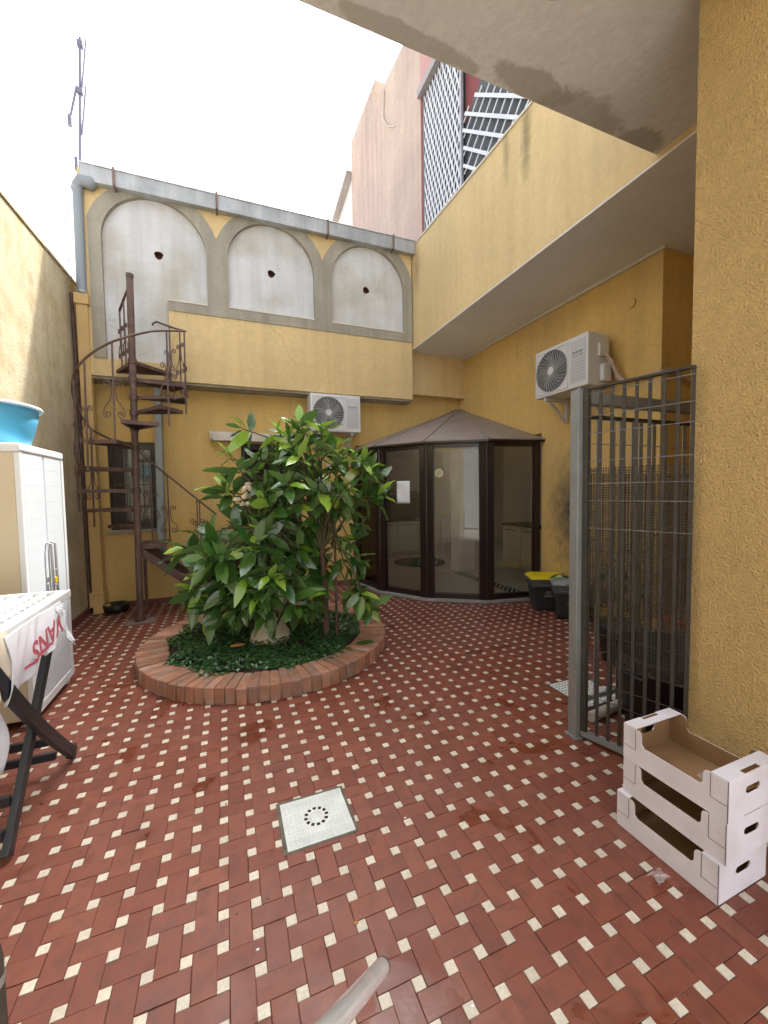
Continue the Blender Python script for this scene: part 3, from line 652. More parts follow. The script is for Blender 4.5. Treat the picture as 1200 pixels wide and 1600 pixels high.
for k in range(4):
    p, q = Vector(bp(RB, A[k], 0)), Vector(bp(RB, A[k+1], 0)); d = (q-p).normalized(); p2, q2 = p+d*.095, q-d*.095
    m = MB(); zt = ZTOP-.055
    m.bar((p2.x, p2.y, ZB+.035), (q2.x, q2.y, ZB+.035), .06, .07); m2 = MB().bar((p2.x, p2.y, zt+.028), (q2.x, q2.y, zt+.028), .06, .055)
    fr = m.build('sill_rail', M['brownframe'], bay); m2.build('head_rail', M['brownframe'], bay)
    nrm = d.cross(Vector((0, 0, 1)))
    gp = MB(); e = .003
    g0, g1 = p2, q2
    gp.hexa([(g0.x-nrm.x*e, g0.y-nrm.y*e, ZB+.07), (g0.x+nrm.x*e, g0.y+nrm.y*e, ZB+.07), (g1.x+nrm.x*e, g1.y+nrm.y*e, ZB+.07), (g1.x-nrm.x*e, g1.y-nrm.y*e, ZB+.07),
             (g0.x-nrm.x*e, g0.y-nrm.y*e, zt), (g0.x+nrm.x*e, g0.y+nrm.y*e, zt), (g1.x+nrm.x*e, g1.y+nrm.y*e, zt), (g1.x-nrm.x*e, g1.y-nrm.y*e, zt)])
    gp.build('pane', M['glass'], fr)
    # roof
    r1 = RB+.13; za, ze = 2.885, 2.155
    ap0, ap1 = Vector(bp(.16, A[k], za)), Vector(bp(.16, A[k+1], za)); e0, e1 = Vector(bp(r1, A[k], ze)), Vector(bp(r1, A[k+1], ze))
    rp = MB(); t_ = Vector((0, 0, .012)); rp.hexa([e0, e1, ap1, ap0, e0+t_, e1+t_, ap1+t_, ap0+t_])
    for fr_ in (.33, .66): 
        u0, u1 = e0.lerp(e1, fr_)+t_*.99, ap0.lerp(ap1, fr_)+t_*.99
    rp = rp.build('roof_panel', M['roofbrown'], bay)
    if k: MB().bar(ap0+t_*1.3, e0+t_*1.3, .035, .022).build('roof_seam', M['roofbrown'], bay)
    fs = MB(); dn = Vector((0, 0, -.035)); fs.hexa([e0+dn, e1+dn, e1*.999+p*.001+dn, e0+dn+Vector((.004, .004, 0)), e0, e1, e1, e0+Vector((.004, .004, 0))])
    rr = RB-.05
    h = MB(); i0, i1, o0, o1 = bp(rr, A[k], ZTOP), bp(rr, A[k+1], ZTOP), bp(r1-.012, A[k], ZTOP), bp(r1-.012, A[k+1], ZTOP)
    h.hexa([o0, o1, i1, i0] + [(*q[:2], ZTOP+.023) for q in (o0, o1, i1, i0)]); h.build('eave_frame', M['brownframe'], bay)
cap = [(0, 2.93), (.10, 2.925), (.19, 2.885), (.20, 2.87)]
V, F = [], []
for i, (r, z) in enumerate(cap):
    for a in arc[::3]: V.append(bp(r, a, z+.012))
n = len(arc[::3]); F = [(i*n+k, i*n+k+1, (i+1)*n+k+1, (i+1)*n+k) for i in range(len(cap)-1) for k in range(n-1)]
MB().add(V, F).build('roof_cap', M['roofbrown'], bay, solid=.012)
# notice and sticker on the panes
p, q = Vector(bp(RB, A[3], 0)), Vector(bp(RB, A[2], 0)); d = (q-p).normalized(); nr = Vector((-d.y, d.x, 0)); nr = -nr if nr.y > 0 else nr
c = p+d*.395+nr*.008
def paper(u, v):
    w = c+d*(u-.5)*.215+nr*(.004*math.sin(u*6+v*5)+.004*v*v); return (w.x, w.y, 1.33+v*.315)
tag(MB().grid(paper, 8, 8).build('paper_notice', M['paper'], solid=.0015), 'blank white paper notice taped inside the leafy left glass pane', 'notice')
p, q = Vector(bp(RB, A[2], 0)), Vector(bp(RB, A[1], 0)); d = (q-p).normalized(); nr = Vector((-d.y, d.x, 0)); nr = -nr if nr.y > 0 else nr
c = p+d*.165+nr*.006
n = 28; V = [(c.x+d.x*.058*math.cos(2*math.pi*k/n), c.y+d.y*.058*math.cos(2*math.pi*k/n), 1.74+.058*math.sin(2*math.pi*k/n)) for k in range(n)]
t = thing('round_sticker', 'round cream sticker with fine print on the middle glass pane', 'sticker', c+Vector((0, 0, 1.74)))
MB().add(V, [tuple(range(n))]).build('disc', mat('cream_sticker', (.70, .62, .38), .6), t, solid=.001)
mb = MB()
for z, w in ((.028, .03), (.018, .05), (.002, .07), (-.012, .07), (-.026, .05)): mb.bar((c.x-d.x*w/2+nr.x*.0015, c.y-d.y*w/2+nr.y*.0015, 1.74+z), (c.x+d.x*w/2+nr.x*.0015, c.y+d.y*w/2+nr.y*.0015, 1.74+z), .001, .005)
mb.build('print', M['print'], t)

# ------------------------------------------------------------------ air conditioners
def aircon(label, origin, ux, uy):
    """ux along the front (viewer's left to right), uy out of the wall towards the viewer; local box .78 x .32 x .55"""
    t = thing('air_conditioner', label, 'air conditioner', origin, group='outdoor air conditioner units')
    O = Vector(origin); ux = Vector(ux); uy = Vector(uy)
    Wd, D, H = .765, .30, .55
    def L(x, y, z): return O+ux*x+uy*y+Vector((0, 0, z))
    def bx(mb, a, c): return mb.hexa([L(*p) for p in ((a[0], a[1], a[2]), (c[0], a[1], a[2]), (c[0], c[1], a[2]), (a[0], c[1], a[2]), (a[0], a[1], c[2]), (c[0], a[1], c[2]), (c[0], c[1], c[2]), (a[0], c[1], c[2]))])
    body = bx(MB(), (0, 0, 0), (Wd, D, H)).build('body', M['acwhite'], t, bevel=.012)
    fx, fz, fr = .265, .275, .228
    fr_ = MB(); e = .008
    for a, c in (((.03, D, .03), (.505, D+e, .045)), ((.03, D, .505), (.505, D+e, .52)), ((.03, D, .045), (.045, D+e, .505)), ((.49, D, .045), (.505, D+e, .505))): bx(fr_, a, c)
    fr_.build('front_frame', M['acwhite'], t, bevel=.003)
    n = 40
    MB().add([L(fx+fr*math.cos(2*math.pi*k/n), D+.002, fz+fr*math.sin(2*math.pi*k/n)) for k in range(n)], [tuple(range(n))]).build('fan_shade_disc', M['acdark'], t)  # flat disc, the shade of the fan hole is in its colour
    for k in range(5):
        a0 = 2*math.pi*k/5; pts = []
        mb = MB(); V = []
        for q in range(7):
            r = .05+.155*q/6; V += [L(fx+r*math.cos(a0+.25*q/6), D+.003, fz+r*math.sin(a0+.25*q/6)), L(fx+r*math.cos(a0+.55+.25*q/6), D+.005, fz+r*math.sin(a0+.55+.25*q/6))]
        mb.add(V, [(2*q, 2*q+2, 2*q+3, 2*q+1) for q in range(6)]).build('fan_blade', M['print'], t)
    gd = MB()
    for r in np.linspace(.05, fr, 12): gd.tube([L(fx+r*math.cos(2*math.pi*k/32), D+.012, fz+r*math.sin(2*math.pi*k/32)) for k in range(32)], .0022 if r < fr-.01 else .006, 4, closed=True)
    gd.build('guard_ring', M['wiregrey'], t)
    sp = MB()
    for k in range(30):
        a0 = 2*math.pi*k/30; sp.tube([L(fx+r*math.cos(a0+(r-.05)*2.6), D+.013, fz+r*math.sin(a0+(r-.05)*2.6)) for r in np.linspace(.045, fr, 5)], .0026, 4)
    sp.build('guard_spoke', M['acwhite'], t)
    MB().add([L(fx+.045*math.cos(2*math.pi*k/20), D+.018, fz+.045*math.sin(2*math.pi*k/20)) for k in range(20)]+[L(fx, D+.022, fz)], [(k, (k+1) % 20, 20) for k in range(20)]).build('hub', M['acwhite'], t)
    pn = bx(MB(), (.54, D, .06), (.735, D+.006, .50)).build('side_panel', M['acgrey'], t, bevel=.003)
    gr = MB()
    for q in range(7): bx(gr, (.55, D+.006, .09+q*.033), (.725, D+.0085, .096+q*.033))
    gr.build('groove', M['paleprint'], pn)
    text('lettering', 'Inverter', .042, M['print'], pn, frame_mat(L(.637, D+.0075, .375), ux, (0, 0, 1)))
    lg = MB()
    for q in range(4): bx(lg, (.575+q*.035, D+.006, .325), (.600+q*.035, D+.008, .352))
    lg.build('emblem', M['paleprint'], pn)
    cv = bx(MB(), (Wd, .03, .30), (Wd+.03, .17, .44)).build('terminal_cover', M['acwhite'], t, bevel=.01)
    bx(MB(), (Wd, .02, .04), (Wd+.055, .14, .22)).build('valve_cover', M['acwhite'], t, bevel=.012)
    for x in (.12, .62):
        br = MB(); bx(br, (x, -.085, -.04), (x+.035, D-.02, -.003)); bx(br, (x, -.085, -.28), (x+.035, -.045, -.04)); br.bar(L(x+.017, -.05, -.27), L(x+.017, D-.08, -.03), .02, .03); br.build('bracket', M['acgrey'], t)
    return t, L
ac1, L1 = aircon('grey white air conditioner high on the rear wall above the shrub', (1.195, 6.18, 2.405), (1, 0, 0), (0, -1, 0))
ac2, L2 = aircon('white air conditioner on the right wall above the metal gate', (3.86, 3.935, 2.59), (0, -1, 0), (-1, 0, 0))
t = thing('pipe_run', 'taped pale pipes running from the right air conditioner along the wall', 'pipes', (3.9, 3, 2.6))
for k in range(3):
    MB().tube([L2(.79, .08-.02*k, .34-.05*k), L2(.84, .06-.02*k, .25-.04*k), L2(.88, .02, .10-.02*k), L2(.93, -.03, .02-.01*k), (3.925, 2.80, 2.59+.012*k), (3.93, 2.66, 2.60+.012*k)], .013, 7).build('pipe', mat('pinkish_pipe_tape', (.50, .38, .32), .6) if k == 0 else bpy.data.materials['pinkish_pipe_tape'], t)
MB().tube([(3.93, 2.66, 2.61), (4.02, 2.645, 2.64), (4.5, 2.64, 2.50), (5.9, 2.64, 2.62)], .016, 7).build('pipe', bpy.data.materials['pinkish_pipe_tape'], t)

# ------------------------------------------------------------------ downpipes, antenna
t = thing('grey_downpipe', 'grey plastic upper downpipe with elbow beside the arches', 'pipe', (-1.53, 5.93, 4))
MB().tube([(-1.525, 5.93, 3.93), (-1.515, 5.93, 5.17)], .052, 14).build('pipe', M['pipegrey'], t)
MB().tube([(-1.515, 5.93, 5.10), (-1.513, 5.925, 5.18), (-1.47, 5.90, 5.235), (-1.38, 5.90, 5.22), (-1.34, 5.90, 5.26)], [.055, .06, .07, .075, .06], 14).build('elbow', M['pipegrey'], t)
for z in (3.95, 5.15): MB().tube([(-1.522, 5.93, z-.014), (-1.522, 5.93, z+.014)], .060, 14).build('clip', M['galv'], t)
t = thing('yellow_downpipe', 'square yellow painted downpipe in the left rear corner', 'pipe', (-1.56, 6.13, 0))
MB().hexa([(-1.625, 6.08, .26), (-1.50, 6.08, .26), (-1.50, 6.22, .26), (-1.625, 6.22, .26), (-1.59, 5.90, 3.90), (-1.47, 5.90, 3.90), (-1.47, 6.03, 3.90), (-1.59, 6.03, 3.90)]).build('pipe', M['pipeyellow'], t, bevel=.01)
MB().box((-1.645, 6.04, .08), (-1.485, 6.24, .27)).build('base_shoe', M['pipeyellow'], t, bevel=.01)
MB().box((-1.60, 5.98, .0), (-1.43, 6.16, .10)).build('outlet', M['pipeyellow'], t, bevel=.02)
MB().box((-1.605, 5.885, 3.80), (-1.455, 6.05, 3.93)).build('collar', M['pipeyellow'], t, bevel=.01)
t = tag(MB().tube([(-1.645, 5.98, 3.95), (-1.648, 6.05, 2.6), (-1.652, 6.08, .05)], .017, 8).build('brown_conduit', M['stair']), 'thin brown conduit pipe left of the yellow downpipe', 'pipe')
t = thing('grey_box_downpipe', 'grey square downpipe cut off beside the spiral staircase', 'pipe', (-.80, 6.15, .66))
MB().hexa([(-.86, 6.02, .62), (-.775, 6.02, .62), (-.775, 6.20, .62), (-.86, 6.20, .62), (-.83, 6.05, 2.953), (-.745, 6.05, 2.953), (-.745, 6.20, 2.953), (-.83, 6.20, 2.953)]).build('pipe', M['pipesteel'], t, bevel=.008)
MB().tube([(-.80, 6.08, .70), (-.72, 6.04, .60), (-.64, 6.0, .575)], .045, 10).build('spout', M['pipesteel'], t)
t = thing('antenna_mast', 'thin tall antenna mast with folded arms above the left roof corner', 'antenna', (-1.5, 5.98, 5.2))
MB().tube([(-1.505, 5.98, 5.0), (-1.47, 5.98, 5.9), (-1.425, 5.98, 6.93)], .017, 8).build('mast', M['mast'], t)
for z, x in ((6.86, -1.428), (6.32, -1.452)):
    MB().box((x-.032, 5.95, z-.04), (x+.032, 6.01, z+.03)).build('clamp', M['mast'], t, bevel=.01)
    MB().tube([(x+.06, 5.97, z+.06), (x+.055, 5.97, z-.02), (x-.0, 5.97, z-.5)], .011, 6).build('arm', M['mast'], t)
MB().tube([(-1.48, 5.97, 6.36), (-1.56, 5.97, 5.98)], .013, 6).tube([(-1.565, 5.97, 6.0), (-1.565, 5.97, 5.88)], .026, 6).build('arm', M['mast'], t)
MB().tube([(-1.53, 5.99, 5.40), (-1.53, 5.99, 5.55)], .02, 6).build('bracket', M['mast'], t)
tag(MB().tube([(-1.58, 5.94, 5.0), (-1.66, 5.93, 4.72), (-1.70, 5.93, 4.42), (-1.60, 5.92, 4.25), (-1.62, 5.92, 4.05), (-1.72, 5.92, 4.12), (-1.66, 5.92, 4.3), (-1.57, 5.93, 4.33)], .004, 5).build('loose_wire', M['wire']), 'loose thin wire looping over the left wall corner', 'wire')

# ------------------------------------------------------------------ spiral staircase
sp = thing('spiral_staircase', 'rusty brown iron spiral staircase with scrolled balusters', 'staircase', (-.98, 5.425, 0))
def pole(z): return Vector((-.982+.0125*z, 5.425, z))
MB().tube([pole(.02), pole(4.0)], .036, 12).build('pole', M['stair'], sp)
MB().tube([pole(3.985), pole(4.02)], .040, 12).build('pole_cap', M['stair'], sp)
MB().prism([(-1.13, 5.31), (-.83, 5.31), (-.83, 5.54), (-1.13, 5.54)], .001, .018).build('base_plate', M['rust'], sp)
MB().tube([pole(.018), pole(.07)], .06, 12).build('base_collar', M['stair'], sp)
RS = .56
def at(a, z, r=RS): p = pole(z); return Vector((p.x+r*math.cos(R_(a)), p.y+r*math.sin(R_(a)), z))
steps = [(1.143, 100, 134), (1.352, 132, 166), (1.576, 164, 198), (1.813, 196, 230), (2.08, 229, 264), (2.286, 268, 304), (2.477, 305, 340), (2.653, 339, 374), (2.857, 373, 408), (3.061, 410, 478)]
def tread(z, a0, a1, nm='tread'):
    n = 5; ang = [a0+(a1-a0)*k/n for k in range(n+1)]
    rim = [at(a, z) for a in (ang[0], ang[-1])]
    core = [at(a0+8, z, .045), at(a1-8, z, .045)]
    P = [core[0], rim[0], rim[1], core[1]]; th = Vector((0, 0, .006)); mb = MB()
    mb.hexa([p-th for p in P]+[p for p in P])
    for p, q in ((P[0], P[1]), (P[1], P[2]), (P[2], P[3])): mb.bar(p-Vector((0, 0, .022)), q-Vector((0, 0, .022)), .006, .038)
    return mb.build(nm, M['stair'], sp)
for z, a0, a1 in steps[:-1]: tread(z, a0, a1)
tread(*steps[-1], nm='landing')
for z, a0, a1 in steps: MB().tube([pole(z-.05), pole(z+.006)], .046, 10).build('tread_collar', M['stair'], sp)
# lower straight flight
MB().box((-1.0, 5.46, .895), (-.68, 5.95, .915)).bar((-1.0, 5.46, .89), (-.68, 5.46, .89), .008, .05).build('landing', M['stair'], sp)
for y in (5.47, 5.94): MB().bar((-.98, y, .85), (.0, y, .03), .010, .09).build('stringer', M['stair'], sp)
for k, z in enumerate((.70, .48, .26)): MB().box((-.74+k*.26, 5.475, z), (-.48+k*.26, 5.935, z+.012)).bar((-.74+k*.26, 5.475, z-.01), (-.74+k*.26, 5.935, z-.01), .008, .04).build('tread', M['stair'], sp)
MB().box((-1.01, 5.90, .001), (-.975, 5.935, .895)).build('support_post', M['stair'], sp)
# handrail helix: height as a function of angle
def railz(a): return float(np.interp(a, [100, 150, 180, 215, 262, 300, 340, 400, 425], [2.10, 2.28, 2.52, 2.80, 3.06, 3.24, 3.38, 3.60, 3.70]))
rail = [at(a, railz(a), RS) for a in range(100, 426, 5)]
low = [Vector((-.12, 5.94, 1.22)), Vector((-.55, 5.95, 1.62)), Vector((-.85, 5.95, 1.90))]
end = [at(430, 3.72, RS), at(434, 3.69, RS-.02), at(433, 3.66, RS-.05)]
MB().tube(low+rail[:]+end, .012, 8).build('handrail', M['stair'], sp)
MB().tube([pole(3.90), (-1.02, 5.60, 3.84), (-1.12, 5.80, 3.74)], .014, 8).build('handrail', M['stair'], sp)
def curl(cx, cz, r0, a0, turns, sgn, n=20):
    return [(cx+r0*(1-.75*k/n)*math.cos(a0+sgn*2*math.pi*turns*k/n), cz+r0*(1-.75*k/n)*math.sin(a0+sgn*2*math.pi*turns*k/n)) for k in range(n+1)]
def scroll_shape(h=.40, w=.10):
    up = curl(w*.60, h-.035, .035, math.pi, 1.3, -1)[::-1]
    dn = curl(w*.62, .035, .038, 0, 1.3, -1)
    return up+[(.018, h-.10), (.03, h-.2), (w*.85, .10)]+dn
def baluster(top, bot, tang, zs, h=.38, twin=False):
    top = Vector(top); bot = Vector(bot); tang = Vector(tang).normalized()
    bl = MB().bar(bot, top, .016, .016).build('baluster', M['stair'], sp)
    d = (top-bot)
    for s in (-1, 1):
        pts = []
        for (a, z) in scroll_shape(h):
            c = bot+d*((zs+z-bot.z)/d.z); c = c+tang*s*a; pts.append(c)
        MB().tube(pts, .0052, 5).build('scroll', M['stair'], bl)
for a, zb, zs in ((412, 2.86, 2.98), (392, 2.70, 3.02), (352, 2.48, 2.66), (316, 2.29, 2.56), (262, 2.06, 2.30), (231, 1.80, 2.05), (206, 1.62, 1.92), (182, 1.36, 1.72), (152, 1.16, 1.46)):
    tg = (-math.sin(R_(a)), math.cos(R_(a)), 0)
    baluster(at(a, railz(a), RS-.004), at(a, zb-.03, RS-.004), tg, zs)
for x, zt in ((-.90, 1.93), (-.70, 1.75), (-.36, 1.43), (-.33, 1.40)):
    baluster((x, 5.95, zt), (x, 5.95, max(.2, .80-(x+.85)*.85) if x > -.69 else .90), (1, 0, 0), zt-.62 if x > -.4 else zt-.75, h=.36)
for p, z0 in (((-1.12, 5.80, 3.74), 3.06), ((-1.05, 5.665, 3.80), 3.06)):
    baluster(p, (p[0], p[1], z0), (.45, -.9, 0), 3.18, h=.36)

# ------------------------------------------------------------------ planter, cover plants, urn
pl = thing('brick_planter', 'round planter kerb of upright terracotta bricks on the tiled floor', 'planter', (PLC.x, PLC.y, 0))
NB = 92; bh, bl_, bw = .125, .25, 2*math.pi*PLR/NB-.008
def brick_mesh(seed):
    r = random.Random(seed); mb = MB(); t0 = 2*math.pi/NB*(PLR-bl_)-.006
    P = []
    for z in (0, bh):
        for x, y in ((-bl_, -t0/2), (0, -bw/2), (0, bw/2), (-bl_, t0/2)): P.append((x+r.uniform(-.003, .003), y+r.uniform(-.0015, .0015), z+(r.uniform(-.003, .003) if z else 0)))
    mb.hexa(P); me = mb.mesh('brick', M['brick'])
    import bmesh
    bm = bmesh.new(); bm.from_mesh(me); bmesh.ops.bevel(bm, geom=bm.edges[:], offset=.005, segments=1, affect='EDGES'); bm.to_mesh(me); bm.free(); return me
BM = [brick_mesh(k) for k in range(6)]
for k in range(NB):
    a = 2*math.pi*k/NB; rr = PLR+random.gauss(0, .003)
    inst('brick', BM[k % 6], pl, (PLC.x+rr*math.cos(a), PLC.y+rr*math.sin(a), random.gauss(-.001, .0025)-.002), (random.gauss(0, .01), random.gauss(0, .012), a+random.gauss(0, .004)))
MB().lathe([(PLR-bl_+.01, 0), (PLR-.010, 0), (PLR-.010, bh-.012), (PLR-bl_+.012, bh-.012)], (PLC.x, PLC.y, 0), 92).build('mortar', M['mortar'], pl)
MB().lathe([(PLR-bl_+.02, .02), (PLR-bl_+.02, .10), (.5, .125), (.001, .13)], (PLC.x, PLC.y, 0), 48).build('soil', M['soil'], pl)
def cover_mesh():
    V, F = [], []; N_ = 9000; rmax = PLR-bl_+.045
    for k in range(N_):
        a = rng.uniform(0, 2*math.pi); r = rmax*math.sqrt(rng.uniform(0, 1))
        edge = rmax*(.97+.07*math.sin(5*a+1)+.05*math.sin(11*a)); r = r*edge/rmax
        x, y = PLC.x+r*math.cos(a), PLC.y+r*math.sin(a)
        hgt = .05*(1-(r/edge)**6)*(.55+.45*math.sin(x*9+1.3)*math.sin(y*8+.4))+.012
        z = .118+rng.uniform(.0, 1)*hgt+.02*(1-r/edge)
        s = rng.uniform(.013, .027); yaw = rng.uniform(0, 2*math.pi); tl = rng.uniform(-.2, .7)
        Mx = Matrix.Translation((x, y, z)) @ Matrix.Rotation(yaw, 4, 'Z') @ Matrix.Rotation(tl, 4, 'Y')
        o = len(V)
        V += [Mx @ Vector(p) for p in ((0, 0, 0), (s*.8, -s*.75, s*.15), (s*1.7, 0, -s*.1), (s*.8, s*.75, s*.15))]; F.append((o, o+1, o+2, o+3))
    return MB().add(V, F)
co = cover_mesh().build('ground_cover', M['cover']); co['kind'] = 'stuff'; co['label'] = 'dense low dark green ground cover filling the brick planter'; co['category'] = 'plants'
for k, (x, y, z, s) in enumerate(((1.13, 3.42, .128, .10), (.05, 3.62, .20, .07))):
    pts = [(x+s*math.cos(a)*(1 if math.cos(a) > 0 else .8), y+s*.45*math.sin(a)) for a in np.linspace(0, 2*math.pi, 9)[:-1]]
    tag(MB().prism(pts, z, z+.003).build('fallen_leaf', M['leaf'] if k == 0 else M['dryleaf']), ('green fallen leaf lying on the planter bricks', 'brown dead leaf lying on the ground cover')[k], 'leaf')
UC = (.355, 3.88)
ur = thing('garden_urn', 'cream footed urn standing among the ground cover', 'urn', (*UC, .12))
MB().lathe([(.185, .10), (.19, .15), (.175, .165), (.178, .19), (.165, .21), (.15, .225), (.135, .30), (.115, .38), (.13, .42), (.18, .50), (.205, .58), (.225, .60), (.225, .63), (.20, .635), (.18, .60), (.001, .58)], (*UC, 0), 32).build('bowl', M['urn'], ur)

# ------------------------------------------------------------------ shrub and small tree
def leaf_mesh(name, m, seed):
    r = random.Random(seed); bend = r.uniform(-.05, .65); fold = r.uniform(.05, .32); w = r.uniform(.165, .21); wav = r.uniform(0, 6)
    prof = [0, .10, .28, .48, .68, .85, 1.0]; wid = [.012, .45, .9, 1.0, .82, .45, .01]
    V = []; 
    for u, q in zip(prof, wid):
        z = -bend*u*u*.6; yy = w*q
        wv = .022*math.sin(u*15+wav)
        V += [(u, -yy, z+fold*yy+wv), (u, 0, z), (u, yy, z+fold*yy-wv)]
    V = [(x, y, z) for x, y, z in V]
    n = len(prof); F = []
    for i in range(n-1):
        for k in (0, 1): F.append((i*3+k, (i+1)*3+k, (i+1)*3+k+1, i*3+k+1))
    mb = MB().add(V, F, True); return mb, mb.mesh(name, m)
LV = {k: [leaf_mesh('leaf', M[k], i+20*j) for i in range(10)] for j, k in enumerate(('leaf', 'leafnew', 'leafyellow'))}
FW = Vector((.366, .930, 0)).normalized(); RT = Vector((FW.y, -FW.x, 0)); PC = Vector((.6, 3.95, 0))
def pw(u, z, w): return PC+RT*u-FW*w+Vector((0, 0, z))     # w towards the viewer
def inpoly(x, y, P):
    c = False; n = len(P)
    for i in range(n):
        (x0, y0), (x1, y1) = P[i], P[i-1]
        if (y0 > y) != (y1 > y) and x < (x1-x0)*(y-y0)/(y1-y0)+x0: c = not c
    return c
SHRUB = [(-.95, .36), (-1.05, 1.0), (-.74, 1.50), (-.58, 1.70), (-.34, 1.60), (-.04, 1.52), (.25, 1.26), (.40, .87), (.42, .55), (.30, .40), (-.13, .36), (-.65, .42)]
TREE = [(-.50, 1.95), (-.08, 2.14), (.11, 2.2), (.60, 1.92), (.82, 1.74), (.88, 1.42), (.76, 1.16), (.55, 1.31), (.27, 1.2), (-.16, 1.42), (-.45, 1.7)]
def sample(poly, cu, cz, n, depth, lo):
    out = []; us = [p[0] for p in poly]; zs = [p[1] for p in poly]; tries = 0
    while len(out) < n and tries < 20000:
        tries += 1
        u, z = rng.uniform(min(us), max(us)), rng.uniform(min(zs), max(zs)); w = rng.uniform(-1, 1)*depth
        k = math.sqrt(max(.05, 1-(w/depth)**2))
        if not inpoly(cu+(u-cu)/max(k, .55), cz+(z-cz)/max(k, .55), poly): continue
        # prefer the outside and the viewer's side
        if any((u-a)**2+(z-b)**2+(w-c)**2 < lo**2 for a, b, c in out): continue
        out.append((u, z, w))
    return out
def plant(root, clusters, centre, base, trunkpts, tr, newprob, nl, size, keep=300, lowbranch=None):
    MB().tube(trunkpts, tr, 10).build('trunk', M['trunk'], root)
    leaves = []
    top = Vector(trunkpts[-1])
    for (u, z, w) in clusters:
        p = pw(u, z, w); c = centre
        d = (p-c); d.z = d.z*.7+.22; d = d.normalized()
        d = (d+Vector(rng.normal(0, .22, 3))).normalized()
        # branch
        k = min(len(trunkpts)-1, max(0, int(rng.integers(len(trunkpts)//2, len(trunkpts)))))
        s = Vector(trunkpts[k]); mid = s.lerp(p, .55)+Vector((0, 0, .12 if p.z > s.z else .05))-d*.05
        path = [s, s.lerp(mid, .5)+Vector(rng.normal(0, .02, 3)), mid, p-d*.08, p]
        MB().tube(path, [.012, .010, .008, .006, .004], 5).build('branch', M['branch'], root)
        n = int(rng.integers(nl[0], nl[1]+1)); x = d.orthogonal().normalized(); y = d.cross(x); a0 = rng.uniform(0, 6.28)
        isnew = newprob(u, z, w)
        for q in range(n):
            a = a0+q*2.4+rng.normal(0, .2); lev = q/n
            back = .02+.15*lev; tilt = R_(35+55*lev+rng.normal(0, 12)); 
            dirv = (d*math.cos(tilt)+(x*math.cos(a)+y*math.sin(a))*math.sin(tilt)).normalized()
            dirv = (dirv+Vector((0, 0, -.12))).normalized()
            L_ = size*rng.uniform(.62, 1.28)*(.62+.5*min(1, lev*1.8))
            kind = 'leafnew' if (rng.uniform() < isnew and lev < .75) else ('leafyellow' if rng.uniform() < .012 else 'leaf')
            up = Vector((0, 0, 1))+Vector(rng.normal(0, .46, 3))
            z_ = (up-dirv*up.dot(dirv)).normalized(); y_ = z_.cross(dirv)
            rm = Matrix((dirv, y_, z_)).transposed().to_4x4()
            leaves.append((p-d*back, rm, L_, kind, int(rng.integers(0, 10))))
    cp = Vector((0, 0, 1.5)); ln = Vector((cp.x, cp.y, cp.z))
    # the leaves that show largest (nearest the viewer's side and outermost) become parts
    def score(l):
        c = l[0]; return (c-cp).length-.25*l[2]-.25*(c-centre).length
    leaves.sort(key=score); stuff = {}
    for k, (p, rm, L_, kind, v) in enumerate(leaves):
        mb, me = LV[kind][v]
        if k < keep: inst('leaf', me, root, p, rm.to_3x3(), (L_, L_, L_))
        else:
            Mx = Matrix.Translation(p) @ rm @ Matrix.Scale(L_, 4)
            stuff.setdefault(kind, MB()).add([Mx @ Vector(q) for q in mb.v], mb.f, True)
    for kind, mb in stuff.items(): mb.build('foliage', M[kind], root, stuff=True)
shr = thing('potted_shrub', 'broad leaved glossy green shrub spilling out of the cream urn', 'shrub', (*UC, .6))
cl = sample(SHRUB, -.3, .95, 54, .52, .155)
cl += [(-1.02, 1.02, .1), (-.93, .60, .15), (-1.0, .50, .1), (-.64, 1.62, 0), (-.50, 1.80, .05), (-.10, .50, .52), (.14, .50, .5), (.28, .52, .42), (-.35, .48, .5), (-.30, .62, .45), (-.42, .60, .42), (-.18, .66, .5), (-.02, .70, .5), (-.30, .80, .52), (-.55, .70, .45), (-.70, .75, .4), (-.88, 1.16, .1), (-.6, .46, .4), (-.75, .42, .3), (-.2, 1.1, .5), (-.5, 1.0, .5), (-.1, .8, .5)]
plant(shr, cl, pw(-.3, .85, 0), UC, [(UC[0], UC[1], .56), (UC[0]-.02, UC[1], .75), (UC[0]-.05, UC[1]+.02, .95), (UC[0]-.03, UC[1], 1.2)], [.03, .027, .024, .018],
      lambda u, z, w: .5 if (z > 1.45 or u < -.9) else .10, (8, 11), .245)
bs = MB()
for k in range(9):
    c = pw(-.36+rng.normal(0, .05), 1.52+rng.normal(0, .07), .30+rng.normal(0, .03)); d = Vector(rng.normal(0, 1, 3)).normalized()*.04
    bs = MB().tube([c-d, c-d*.5, c, c+d*.5, c+d], [.004, .018, .022, .016, .003], 8); bs.build('seed_pod', M['urn'], shr)
tre = thing('small_tree', 'small broad leaved tree with bright new growth behind the urn', 'tree', (.98, 3.95, .12))
tb_ = pw(.31, .10, .05)
cl = sample(TREE, .22, 1.68, 34, .46, .19)
cl += [(-.49, 2.14, .05), (-.60, 1.92, .1), (.90, 1.46, .05), (.82, 1.76, 0), (.72, .47, .25), (.80, .40, .2), (.62, .50, .2), (.10, 2.22, 0), (.0, 2.03, .2), (.50, 1.95, .1), (.62, 1.88, 0), (.80, 1.72, .1), (.88, 1.62, 0), (.80, 1.46, .15), (.70, 1.20, .1), (.30, 2.16, 0), (-.1, 2.1, .1), (.2, 2.1, -.1)]
cl += [(.62, .95, 0), (.55, .75, .05), (.68, .80, -.05), (.5, 1.05, .05)]
